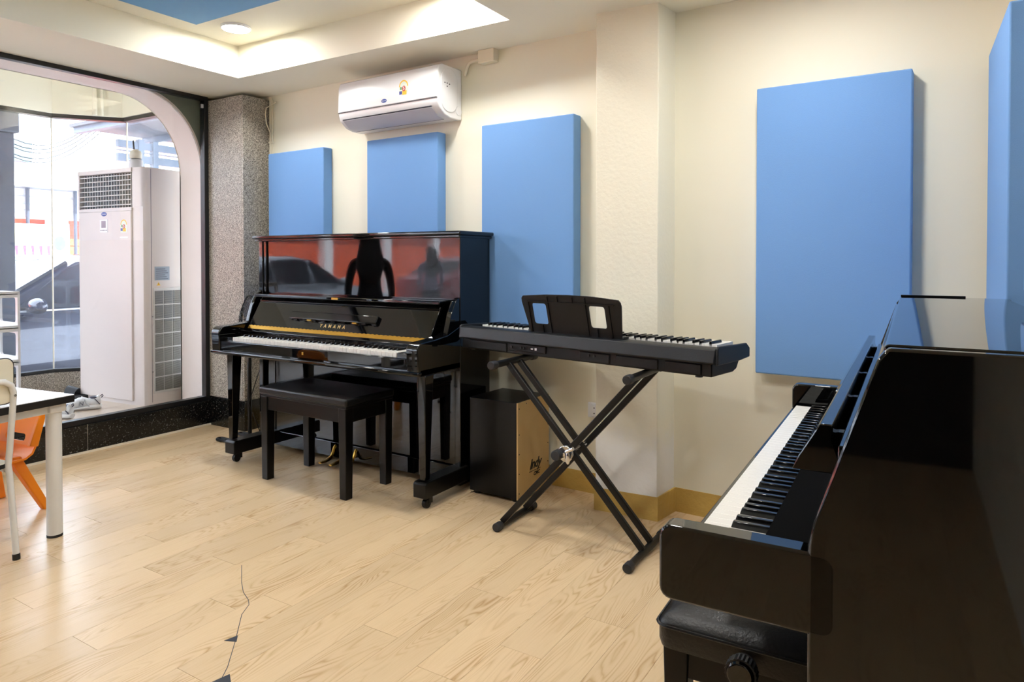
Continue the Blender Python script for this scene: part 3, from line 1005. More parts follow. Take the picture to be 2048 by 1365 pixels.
g.build('locking_lever', M_CHROME, sd, smooth=True)

# ------------------------------------------------------------------ near digital piano along the right wall
dp = thing('console_piano', 'black glossy console piano standing along the right wall', 'piano', (-0.352, 0.982, 0), AR)
DL = 1.36
def du(name, pr_, v0, v1, mt=M_BLACK, bev=0.004, parent=dp):
    """outline in (depth u, height z), extruded along the length v"""
    return G().prism(pr_, 'y', v0, v1).build(name, mt, parent, bevel=bev, world=False)
side = [(0.205, 0.0), (0.205, 0.795), (0.212, 0.83), (0.285, 1.05), (0.297, 1.066), (0.56, 1.066), (0.56, 0.0)]
du('side_panel', side, 0.0, 0.032)
du('side_panel', side, DL - 0.032, DL)
arm = rrect(0.0, 0.24, 0.675, 0.786, 0.018, 4)
du('cheek', arm, 0.0, 0.038)
du('cheek', arm, DL - 0.038, DL)
du('top_board', rrect(0.292, 0.555, 1.05, 1.068, 0.006, 3), 0.028, DL - 0.028, bev=0.002)
du('top_rim', [(0.295, 1.066), (0.295, 1.072), (0.455, 1.072), (0.455, 1.066)], DL - 0.02, DL - 0.002, M_BLACKS, 0.0)
du('upper_front', [(0.212, 0.80), (0.285, 1.05), (0.31, 1.05), (0.235, 0.80)], 0.032, DL - 0.032)
du('key_bed', [(0.012, 0.68), (0.012, 0.698), (0.24, 0.698), (0.24, 0.68)], 0.036, DL - 0.036)
du('key_slip', [(0.004, 0.682), (0.004, 0.716), (0.014, 0.716), (0.014, 0.682)], 0.036, DL - 0.036, bev=0.002)
du('cavity_shade', [(0.126, 0.715), (0.126, 0.745), (0.225, 0.760), (0.225, 0.715)], 0.036, DL - 0.036, mat('painted cavity shade', rgb(6, 6, 7), 0.95, spec=0.05), 0.002)  # matte black board paints the shade of the open cavity behind the keys
KO = (DL - 1.227) / 2
add_keys(dp, Matrix.Translation((0.016, KO + 1.227, 0.724)) @ Matrix.Rotation(-pi / 2, 4, 'Z'), 1.227, 0.12, 0.078)
for v0, v1 in ((0.036, KO - 0.002), (KO + 1.229, DL - 0.036)):
    du('key_block', [(0.014, 0.69), (0.014, 0.722), (0.14, 0.722), (0.14, 0.69)], v0, v1, M_BLACK, 0.002)
# music ledge board in front of the sloping upper front
sl = (0.285 - 0.212) / 0.25
du('music_desk', [(0.178, 0.883), (0.186, 0.902), (0.209, 0.942), (0.213, 0.951), (0.231, 0.951), (0.230, 0.93), (0.24, 0.90), (0.238, 0.883)], 0.045, DL - 0.05, M_BLACK, 0.002)
du('desk_back', [(0.236, 0.86), (0.238, 0.926), (0.262, 0.926), (0.255, 0.86)], 0.034, DL - 0.034, M_BLACK, 0.002)
for v in (0.12, 0.42, 0.72, 1.0, 1.24):
    du('desk_bracket', [(0.218, 0.905), (0.222, 0.925), (0.240, 0.925), (0.240, 0.905)], v, v + 0.02, M_BLACKS, 0.0)
du('lower_panel', [(0.225, 0.12), (0.225, 0.685), (0.243, 0.685), (0.243, 0.12)], 0.03, DL - 0.03)
du('back_panel', [(0.535, 0.02), (0.535, 1.05), (0.552, 1.05), (0.552, 0.02)], 0.03, DL - 0.03, M_BLACKS)
for v0 in (0.0, DL - 0.05):
    du('foot', [(0.03, 0.0), (0.03, 0.035), (0.21, 0.05), (0.21, 0.0)], v0, v0 + 0.05, M_BLACK, 0.004)
    du('front_leg', [(0.045, 0.035), (0.035, 0.68), (0.085, 0.68), (0.075, 0.035)], v0 + 0.003, v0 + 0.042, M_BLACK, 0.004) if v0 > 0.5 else None

# its adjustable bench
ab = thing('adjustable_bench', 'black adjustable piano bench with leatherette cushion and side knob under the console piano', 'bench', (-0.308, 1.585, 0), AR)
def abx(name, *a, mt=M_BLACKS, bev=0.004, parent=ab, seg=2):
    return G().box(*a).build(name, mt, parent, bevel=bev, seg=seg, world=False)
cu_ = G()
rings = []
for z, s_ in ((0.412, 0.0), (0.425, 0.004), (0.452, 0.004), (0.4585, 0.0045), (0.463, 0.0), (0.474, -0.010), (0.482, -0.03), (0.487, -0.07)):
    rings.append([(a, b, z) for a, b in rrect(-0.168 - s_, 0.150 + s_, -0.275 - s_, 0.275 + s_, max(0.022 + s_, 0.004) if s_ > -0.02 else 0.02, 4)])
cu_.loft(rings)
cush = cu_.build('cushion', M_LEATH, ab, smooth=True, world=False, angle=50)
cu_ = G()
pr2 = rrect(-0.174, 0.156, -0.281, 0.281, 0.024, 5)
cu_.tube([(a, b, 0.4575) for a, b in pr2] + [(pr2[0][0], pr2[0][1], 0.4575)], 0.0032, seg=6)
cu_.build('piping', M_LEATH, cush, smooth=True, world=False)
abx('frame', -0.155, 0.138, -0.262, -0.244, 0.355, 0.413)
abx('frame', -0.155, 0.138, 0.244, 0.262, 0.355, 0.413)
abx('frame', -0.155, -0.137, -0.25, 0.25, 0.355, 0.413)
abx('frame', 0.120, 0.138, -0.25, 0.25, 0.355, 0.413)
for sx in (-0.136, 0.118):
    for sy in (-0.243, 0.243):
        G().hexa([(sx - 0.016, sy - 0.016, 0), (sx + 0.016, sy - 0.016, 0), (sx + 0.016, sy + 0.016, 0), (sx - 0.016, sy + 0.016, 0)],
                 [(sx - 0.025, sy - 0.025, 0.412), (sx + 0.025, sy - 0.025, 0.412), (sx + 0.025, sy + 0.025, 0.412), (sx - 0.025, sy + 0.025, 0.412)]).build('leg', M_BLACKS, ab, bevel=0.003, world=False)
kx, kz = 0.002, 0.437
kn = G()
prk = []
for k in range(48):
    t = 2 * pi * k / 48
    r_ = 0.0285 if k % 2 else 0.0268
    prk.append((kx + r_ * cos(t), kz + r_ * sin(t)))
kn.prism(prk, 'y', -0.336, -0.316)
knob = kn.build('knob', M_BLKPL, ab, bevel=0.0, world=False)
G().cyl((kx, -0.30, kz), (kx, -0.3165, kz), 0.022, 0.028, seg=28).build('knob_collar', M_BLKPL, knob, bevel=0.002, world=False)
G().cyl((kx, -0.335, kz), (kx, -0.342, kz), 0.0255, 0.022, seg=28).build('knob_cap', M_BLACK, knob, bevel=0.002, world=False)
G().cyl((kx, -0.305, kz), (kx, -0.25, kz), 0.006, seg=12).build('spindle', M_CHROME, ab, world=False)

# ------------------------------------------------------------------ blue acoustic panels
def panel(x0, x1, label):
    xc = (x0 + x1) / 2
    o = single(G().box(-(x1 - x0) / 2, (x1 - x0) / 2, -0.075, -0.001, 0, 1.205), 'acoustic_panel', M_BLUE, label, 'panel', (xc, yb(xc), 0.692), AB, 'blue acoustic panels', bevel=0.006, seg=3)
    return o
panel(-3.93, -3.37, 'blue acoustic wall panel between granite pillar and air conditioner')
panel(-2.978, -2.415, 'blue acoustic wall panel directly beneath the wall air conditioner')
panel(-2.108, -1.54, 'blue acoustic wall panel behind the stage keyboard and music rest')
panel(-0.662, -0.09, 'blue acoustic wall panel between plastered column and right corner')
yc = 2.70
o = single(G().box(-0.075, -0.001, -0.30, 0.30, 0, 1.205), 'acoustic_panel', M_BLUE, 'blue acoustic wall panel on the right wall beyond the console piano', 'panel', (xr(yc), yc, 0.70), AR, 'blue acoustic panels', bevel=0.006, seg=3)
yc = 1.75
o = single(G().box(-0.075, -0.001, -0.30, 0.30, 0, 1.205), 'acoustic_panel', M_BLUE, 'blue acoustic wall panel on the right wall above the console piano', 'panel', (xr(yc), yc, 1.10), AR, 'blue acoustic panels', bevel=0.006, seg=3)

# ------------------------------------------------------------------ wall air conditioner
acx = (-3.075 - 2.30) / 2
ac = thing('air_conditioner', 'white split air conditioner mounted on the wall above the tall piano', 'air conditioner', (acx, yb(acx), 1.955), AB)
AW = 0.388
# profile in (y: 0 wall .. -0.21 front, z)
body = [(-0.002, 0.005), (-0.002, 0.285), (-0.17, 0.285), (-0.198, 0.272), (-0.208, 0.245), (-0.214, 0.10), (-0.210, 0.075), (-0.195, 0.045), (-0.15, 0.012), (-0.10, 0.0), (-0.03, 0.0)]
acb = G().prism(body, 'x', -AW, AW).build('body', M_WHITE, ac, bevel=0.006, seg=3, world=False)
fpn = [(-0.170, 0.286), (-0.2, 0.2735), (-0.2125, 0.245), (-0.2175, 0.098), (-0.208, 0.098), (-0.20, 0.24), (-0.17, 0.27)]
afp = G().prism(fpn, 'x', -AW + 0.002, AW - 0.002).build('front_panel', M_WHITE, ac, bevel=0.004, seg=3, world=False)
G().prism([(-0.2165, 0.0935), (-0.2165, 0.0965), (-0.205, 0.0965), (-0.205, 0.0935)], 'x', -AW + 0.002, AW - 0.002).build('seam', M_DLINE, ac, world=False)
G().prism([(-0.2, 0.052), (-0.203, 0.049), (-0.155, 0.010), (-0.105, -0.002), (-0.10, 0.003), (-0.15, 0.015)], 'x', -AW + 0.03, AW - 0.05).build('flap', M_ACGR, ac, bevel=0.001, world=False)
G().prism([(-0.2055, 0.057), (-0.2065, 0.0545), (-0.199, 0.049), (-0.198, 0.052)], 'x', -AW + 0.03, AW - 0.05).build('vent_gap', M_DLINE, ac, world=False)
G().prism([(-0.101, -0.0015), (-0.097, -0.0015), (-0.097, 0.003), (-0.101, 0.003)], 'x', -AW + 0.03, AW - 0.05).build('vent_gap', M_DLINE, ac, world=False)
G().prism(rrect(-0.185, -0.045, 0.03, 0.27, 0.065, 8), 'x', AW - 0.001, AW + 0.004).build('end_plate', M_WHITE, ac, bevel=0.003, world=False)
for ry, rz_ in ((-0.155, 0.185), (-0.135, 0.185), (-0.115, 0.183), (-0.135, 0.168)):
    G().box(AW + 0.004, AW + 0.0046, ry - 0.004, ry + 0.004, rz_ - 0.003, rz_ + 0.003).build('marking', M_DLINE, ac, world=False)
G().cyl((AW - 0.001, -0.03, 0.05), (AW + 0.002, -0.03, 0.05), 0.026, seg=24).build('knockout', M_WHITE, ac, bevel=0.001, world=False)
def oval(cx, cz, rx, rz, yv, t, name, mt, parent, n=28):
    return G().prism([(cx + rx * cos(2 * pi * k / n), cz + rz * sin(2 * pi * k / n)) for k in range(n)], 'y', yv, yv - t).build(name, mt, parent, world=False)
lg = oval(-0.005, 0.123, 0.021, 0.0105, -0.2158, 0.0022, 'logo', M_CLOGO, afp)
text('lettering', 'Carrier', 0.0115, M_PAPER, lg, frame((-0.005, -0.2181, 0.1232), (1, 0, 0), (0, 0, 1)), ext=0.0002, shear=0.25)
def energy_label(cx, cz, yv, parent, k=1.0):
    """yellow arch label with a red number five"""
    e = G().prism([(cx + k * 0.034 * cos(radians(a)), cz + k * (0.012 + 0.036 * sin(radians(a)))) for a in range(0, 181, 12)] + [(cx - k * 0.034, cz - k * 0.042), (cx + k * 0.034, cz - k * 0.042)], 'y', yv, yv - 0.0006).build('energy_label', M_LAB_P, parent, world=False)
    oo = [(cx + k * 0.034 * cos(radians(a)), cz + k * (0.012 + 0.036 * sin(radians(a)))) for a in range(0, 181, 12)]
    ii = [(cx + k * 0.027 * cos(radians(a)), cz + k * (0.012 + 0.029 * sin(radians(a)))) for a in range(180, -1, -12)]
    G().prism(oo + ii, 'y', yv - 0.0006, yv - 0.0010).build('arc', M_LAB_Y, e, world=False)
    G().box(cx - k * 0.010, cx + k * 0.022, yv - 0.0010, yv - 0.0006, cz - k * 0.034, cz - k * 0.010).build('block', M_LAB_Y, e, world=False)
    G().box(cx - k * 0.033, cx - k * 0.012, yv - 0.0010, yv - 0.0006, cz - k * 0.03, cz - k * 0.012).build('block', M_LAB_B, e, world=False)
    G().prism([(cx - k * 0.026, cz - k * 0.004), (cx - k * 0.014, cz - k * 0.004), (cx - k * 0.014, cz + k * 0.008), (cx - k * 0.02, cz + k * 0.014), (cx - k * 0.026, cz + k * 0.008)], 'y', yv - 0.0006, yv - 0.0010).build('house_mark', M_LAB_G, e, world=False)
    n_ = oval(cx + k * 0.002, cz + k * 0.001, k * 0.0125, k * 0.0155, yv - 0.0010, 0.0004, 'number_disc', M_LAB_R, e, 20)
    text('number', '5', k * 0.026, M_PAPER, n_, frame((cx + k * 0.002, yv - 0.00145, cz + k * 0.0005), (1, 0, 0), (0, 0, 1)), ext=0.0002, offset=0.0004 * k)
    return e
energy_label(0.145, 0.172, -0.2152, afp)

# conduit box and its tube
bxw = thing('junction_box', 'small cream conduit box on the wall beside the air conditioner', 'conduit box', (-2.10, yb(-2.10), 2.245), AB)
G().box(-0.052, 0.052, -0.045, 0.001, 0.0, 0.069).build('box', M_TRUNK, bxw, bevel=0.004, world=False)
G().box(-0.053, 0.053, -0.0475, -0.040, -0.001, 0.07).build('cover', M_TRUNK, bxw, bevel=0.003, world=False)
G().tube([(-0.05, -0.02, 0.028), (-0.11, -0.02, 0.026), (-0.128, -0.02, 0.022), (-0.142, -0.02, 0.010), (-0.152, -0.02, -0.012), (-0.165, -0.02, -0.045)], 0.0095, seg=10).build('conduit', M_TRUNK, bxw, smooth=True, world=False)
# conduit, cable by the pillar
cv = thing('wall_conduit', 'thin cream conduit running up the wall beside the granite pillar', 'conduit', (-3.985, yb(-3.985), 0.0))
G().box(-3.998, -3.978, yb(-3.985) - 0.014, yb(-3.985) + 0.004, 0.5, ZC - 0.01).build('duct', M_TRUNK, cv, bevel=0.002)
G().cyl((-3.97, yb(-3.97) - 0.006, 1.0), (-3.97, yb(-3.97) - 0.006, ZC - 0.03), 0.005, seg=8).build('wire', M_TRUNK, cv, smooth=True)
G().box(-4.004, -3.96, yb(-3.985) - 0.017, yb(-3.985), 1.985, 1.997).build('clip', M_TRUNK, cv)
G().tube([(-3.925, 3.224, 2.266), (-3.96, 3.215, 2.25), (-4.0, 3.20, 2.228), (-4.01, 3.20, 2.19), (-4.0, 3.20, 2.12), (-3.975, 3.215, 2.053)], 0.004, seg=8).build('cable', M_TRUNK, cv, smooth=True)

# wall socket
so = thing('wall_socket', 'white wall socket beside the plastered column', 'socket', (-1.446, yb(-1.446), 0.384), AB)
G().box(-0.048, 0.048, -0.012, 0.0, 0, 0.075).build('plate', M_WPL, so, bevel=0.003, world=False)
op = G().box(-0.026, 0.026, -0.020, -0.011, 0.008, 0.067).build('outlet', M_WPL, so, bevel=0.003, world=False)
for xx, zz in ((-0.008, 0.051), (0.010, 0.0375), (-0.008, 0.024)):
    G().cyl((xx, -0.0195, zz), (xx, -0.0206, zz), 0.0035, seg=8).build('pin_hole', M_INK, op, world=False)

# ------------------------------------------------------------------ downlights
def downlight(x, y, z, label, r=0.076):
    d = thing('downlight', label, 'downlight', (x, y, z - 0.014), 0, 'round led ceiling lights')
    G().lathe([(r + 0.008, 0.014), (r + 0.009, 0.006), (r + 0.004, 0.0), (r, 0.0), (r, 0.004)], (0, 0, 0), 28).build('ring', M_WPL, d, smooth=True, world=False)
    G().cyl((0, 0, 0.001), (0, 0, 0.005), r, seg=28).build('diffuser', M_LEDW, d, world=False)
    return d
for x_, y_, z_, l_ in ((-3.46, 2.56, ZU, 'in the tray corner above the granite pillar'), (-2.03, 2.56, ZU, 'in the tray corner beside the plastered column'),
                       (-3.46, 0.6, ZU, 'in the tray above the white table'), (-2.03, 0.6, ZU, 'in the tray above the open floor'),
                       (-0.50, 2.38, ZC, 'in the flat ceiling between column and right wall'), (-1.0, 1.2, ZC, 'in the flat ceiling before the console piano')):
    downlight(x_, y_, z_, 'round white led downlight ' + l_)

# ------------------------------------------------------------------ black floor fan between pillar and piano
fan = thing('floor_fan', 'black floor fan tucked between granite pillar and tall piano', 'fan', (-3.79, 2.86, 0))
g = G()
def ubar(y0, x0, x1, d):
    pts = [(x1, y0, 0.012)]
    for k in range(7):
        t = radians(90 + 180 * k / 6)
        pts.append((x0 + d * cos(t), y0 - d + d * sin(t), 0.012))
    pts.append((x1, y0 - 2 * d, 0.012))
    return pts
for yy_, dd in ((2.80, 0.018), (2.96, 0.018)):
    G().tube(ubar(yy_, -3.945, -3.66, dd), 0.010, seg=8).build('base_foot', M_STEELB, fan, smooth=True)
G().box(-3.82, -3.76, 2.765, 2.96, 0.015, 0.03).build('base_bar', M_STEELB, fan, bevel=0.004)
G().cyl((-3.79, 2.89, 0.02), (-3.79, 2.89, 0.62), 0.013, seg=14).build('pole', M_STEELB, fan, smooth=True)
fc = Vector((-3.775, 2.875, 0.775))
fdir = Vector((-0.35, -0.93, 0.05)).normalized()
fq = fdir.to_track_quat('Z', 'Y').to_matrix().to_4x4()
fm_ = Matrix.Translation(fc) @ fq
def guard(depth, sgn):
    g = G()
    for r_ in (0.165, 0.13, 0.095, 0.06, 0.03):
        zz = sgn * depth * (1 - (r_ / 0.165) ** 2)
        g.tube([fm_ @ Vector((r_ * cos(2 * pi * k / 28), r_ * sin(2 * pi * k / 28), zz)) for k in range(29)], 0.0022 if r_ < 0.16 else 0.005, seg=5)
    for k in range(36):
        t = 2 * pi * k / 36
        g.tube([fm_ @ Vector((r_ * cos(t), r_ * sin(t), sgn * depth * (1 - (r_ / 0.165) ** 2))) for r_ in (0.02, 0.06, 0.095, 0.13, 0.165)], 0.0016, seg=4)
    return g
gd = guard(0.05, 1).build('guard', M_STEELB, fan, smooth=True)
guard(0.05, -1).build('guard', M_STEELB, fan, smooth=True)
for k in range(3):
    t0 = 2 * pi * k / 3
    g = G()
    rs = []
    for r_, w_ in ((0.025, 0.35), (0.07, 0.5), (0.11, 0.5), (0.145, 0.38)):
        a = [fm_ @ Vector((r_ * cos(t0 + s_ * w_), r_ * sin(t0 + s_ * w_), s_ * 0.014 + o_)) for s_, o_ in ((-1, 0), (0, 0.002), (1, 0), (1, -0.003), (0, -0.001), (-1, -0.003))]
        rs.append([tuple(v) for v in a])
    g.loft(rs)
    g.build('blade', M_BLKPL, fan, smooth=True)
G().cyl(fm_ @ Vector((0, 0, -0.13)), fm_ @ Vector((0, 0, -0.02)), 0.045, 0.05, seg=20).build('motor', M_BLKPL, fan, bevel=0.006)
G().cyl((-3.79, 2.89, 0.60), fm_ @ Vector((0, 0, -0.08)), 0.016, seg=12).build('neck', M_STEELB, fan)
G().tube([fm_ @ Vector((0, 0, -0.12)), (-3.74, 2.99, 0.70), (-3.72, 2.93, 0.5), (-3.76, 2.86, 0.25), (-3.70, 2.90, 0.06), (-3.68, 2.96, 0.008), (-3.72, 3.10, 0.006)], 0.003, seg=6).build('cord', M_INK, fan, smooth=True)

# ------------------------------------------------------------------ white table at the left
TA = radians(8)
tb = thing('table', 'low white laminate table with black edge and round white legs', 'table', (-3.14, 1.515, 0), TA)
G().box(-0.82, 0.0, -0.94, 0.0, 0.566, 0.596).build('edge', M_EDGE, tb, bevel=0.002, world=False)
G().box(-0.819, -0.001, -0.939, -0.001, 0.594, 0.5985).build('top', M_TABLE, tb, bevel=0.001, world=False)
for a in ((-0.78, -0.04, -0.062, -0.04), (-0.78, -0.04, -0.90, -0.878), (-0.062, -0.04, -0.90, -0.04), (-0.78, -0.758, -0.90, -0.04)):
    G().box(a[0], a[1], a[2], a[3], 0.528, 0.567).build('apron', M_WMET, tb, bevel=0.002, world=False)
for cx in (-0.055, -0.765):
    for cy in (-0.055, -0.885):
        lg_ = G().cyl((cx, cy, 0.01), (cx, cy, 0.54), 0.0295, seg=24).build('leg', M_WMET, tb, smooth=True, world=False)
        G().cyl((cx, cy, 0.0), (cx, cy, 0.011), 0.030, seg=24).build('foot', M_INK, lg_, smooth=True, world=False)
        G().box(cx - 0.034, cx + 0.034, cy - 0.034, cy + 0.034, 0.53, 0.567).build('corner_block', M_WMET, lg_, bevel=0.004, world=False)

# white framed chair at the table end
wc = thing('school_chair', 'white tubular chair with cream backrest at the end of the white table', 'chair', (-3.045, 1.075, 0), TA)
# local: chair faces -x; back legs at x = 0, y = +-0.185
for s_ in (-1, 1):
    yv = 0.185 * s_
    b_ = G().tube([(0.005, yv, 0.008), (-0.01, yv, 0.15), (-0.032, yv, 0.33), (-0.040, yv, 0.365), (-0.030, yv, 0.42), (-0.004, yv, 0.62), (0.0, yv, 0.655), (0.002, yv - s_ * 0.010, 0.685), (0.003, yv - s_ * 0.035, 0.702), (0.003, yv - s_ * 0.08, 0.706)], 0.0115, seg=12).build('back_leg', M_WMET, wc, smooth=True, world=False)
    G().cyl((0.006, yv, 0.0), (0.004, yv, 0.022), 0.0135, seg=14).build('foot', M_INK, b_, smooth=True, world=False)
    f_ = G().tube([(-0.40, yv, 0.008), (-0.37, yv, 0.20), (-0.345, yv, 0.345), (-0.33, yv, 0.352), (-0.05, yv, 0.347)], 0.0115, seg=12).build('front_leg', M_WMET, wc, smooth=True, world=False)
    G().cyl((-0.401, yv, 0.0), (-0.399, yv, 0.022), 0.0135, seg=14).build('foot', M_INK, f_, smooth=True, world=False)
    G().cyl((-0.006, yv, 0.645), (0.0125, yv, 0.645), 0.005, seg=10).build('rivet', M_CHROME, b_, world=False)
G().cyl((0.003, -0.105, 0.706), (0.003, 0.105, 0.706), 0.0115, seg=12).build('back_rail', M_WMET, wc, smooth=True, world=False)
G().cyl((-0.36, -0.185, 0.25), (-0.36, 0.185, 0.25), 0.009, seg=10).build('stretcher', M_WMET, wc, smooth=True, world=False)
st_ = G().prism(rrect(-0.40, -0.035, -0.20, 0.20, 0.05, 5), 'z', 0.358, 0.376).build('seat', M_CREAMP, wc, bevel=0.003, world=False)
G().prism(rrect(-0.4015, -0.0335, -0.2015, 0.2015, 0.05, 5), 'z', 0.357, 0.3735).build('seat_edge', M_EDGE, st_, world=False)
bk = G().prism(rrect(-0.19, 0.19, 0.615, 0.79, 0.03, 5), 'x', -0.008, -0.020).build('backrest', M_CREAMP, wc, bevel=0.002, world=False)
G().prism(rrect(-0.193, 0.193, 0.612, 0.793, 0.031, 5), 'x', -0.0095, -0.0185).build('backrest_edge', M_EDGE, bk, world=False)

# orange plastic child's chair tucked under the far side
oc = thing('plastic_chair', 'orange moulded plastic child chair tucked under the white table', 'chair', (-3.735, 1.405, 0), TA)
# local: faces -y; shell lofted from seat front to top of the back, width along x
sec = [(-0.15, 0.262, 0.125, 0.0), (-0.13, 0.272, 0.14, 0.004), (-0.05, 0.262, 0.148, 0.012), (0.04, 0.252, 0.15, 0.016), (0.095, 0.252, 0.15, 0.02), (0.122, 0.268, 0.15, 0.024), (0.138, 0.30, 0.15, 0.026)]
g = G()
T_ = 0.010
def shell_ring(y, z, hw, dish, ny, nz):
    top, bot = [], []
    for k in range(9):
        s_ = -1 + k / 4
        d_ = dish * (1 - s_ * s_)
        top.append((hw * s_, y + ny * (-d_), z + nz * (-d_)))
        bot.append((hw * s_, y + ny * (-d_ - T_), z + nz * (-d_ - T_)))
    return top + bot[::-1]
rings = []
for i, (y, z, hw, dish) in enumerate(sec):
    a = sec[max(i - 1, 0)]
    b = sec[min(i + 1, len(sec) - 1)]
    t = Vector((b[0] - a[0], b[1] - a[1])).normalized()
    rings.append(shell_ring(y, z, hw, dish, -t.y, t.x))
g.loft(rings)
g.build('seat', M_ORANGE, oc, smooth=True, world=False, angle=60)
# backrest with a hand slot, a slightly curved board
bm_ = Matrix.Translation((0, 0.138, 0.296)) @ Matrix.Rotation(radians(-13), 4, 'X')
ob = [(-0.15, 0.0), (0.15, 0.0), (0.156, 0.09), (0.165, 0.092), (0.168, 0.19), (0.15, 0.225), (0.10, 0.238), (-0.10, 0.238), (-0.15, 0.225), (-0.168, 0.19), (-0.165, 0.092), (-0.156, 0.09)]
bo = G().plate(ob, [rrect(-0.075, 0.075, 0.016, 0.05, 0.014, 4)], 'y', -0.006, 0.006, m=bm_).build('backrest', M_ORANGE, oc, world=False)
for s_ in (-1, 1):
    G().hexa([(s_ * 0.15 - 0.012, -0.03, 0.0), (s_ * 0.15 + 0.010, -0.03, 0.0), (s_ * 0.15 + 0.010, 0.010, 0.0), (s_ * 0.15 - 0.012, 0.010, 0.0)],
             [(s_ * 0.163 - 0.010, -0.016, 0.20), (s_ * 0.163 + 0.008, -0.016, 0.20), (s_ * 0.163 + 0.008, 0.010, 0.20), (s_ * 0.163 - 0.010, 0.010, 0.20)], m=bm_).build('side_lip', M_ORANGE, bo, bevel=0.004, world=False)
def oleg(px0, py0, px1, py1):
    a, b = Vector((px0, py0, 0.255)), Vector((px1, py1, 0.0))
    w0, w1 = 0.026, 0.018
    G().hexa([(b.x - w1, b.y - w1, 0), (b.x + w1, b.y - w1, 0), (b.x + w1, b.y + w1, 0), (b.x - w1, b.y + w1, 0)],
             [(a.x - w0, a.y - w0, a.z), (a.x + w0, a.y - w0, a.z), (a.x + w0, a.y + w0, a.z), (a.x - w0, a.y + w0, a.z)]).build('leg', M_ORANGE, oc, bevel=0.006, world=False)
oleg(0.085, 0.075, 0.185, 0.165)
oleg(-0.085, 0.075, -0.165, 0.165)
oleg(0.085, -0.09, 0.155, -0.155)
oleg(-0.085, -0.09, -0.155, -0.155)

# ------------------------------------------------------------------ white shoe rack in the porch
sr = thing('shoe_rack', 'white plastic shoe rack in the glazed porch', 'rack', (-5.2, 1.98, ZP))
RX0, RX1, RY0, RY1 = -5.34, -5.06, 1.48, 2.115
for z in (0.30, 0.515, 0.735, 0.955):
    sh_ = G().box(RX0, RX1, RY0 + 0.01, RY1 - 0.01, z - 0.012, z).build('shelf', M_WPL, sr, bevel=0.003)
    for xx in (RX0, RX1 - 0.008):
        G().box(xx, xx + 0.008, RY0 + 0.01, RY1 - 0.01, z - 0.028, z + 0.012).build('shelf_lip', M_WPL, sh_, bevel=0.002)
for yy_ in (RY0, RY1 - 0.014):
    for z0, z1 in ((0.30, 0.515), (0.515, 0.735), (0.735, 0.965)):
        G().plate([(RX0, z0), (RX1, z0), (RX1, z1), (RX0, z1)], [rrect(RX0 + 0.03, RX1 - 0.03, z0 + 0.028, z1 - 0.04, 0.02, 4)], 'y', yy_, yy_ + 0.014).build('side_frame', M_WPL, sr)
    for xx in (RX0 + 0.014, RX1 - 0.014):
        G().cyl((xx, yy_ + 0.007, ZP), (xx, yy_ + 0.007, 0.31), 0.012, seg=12).build('leg', M_WPL, sr, smooth=True)

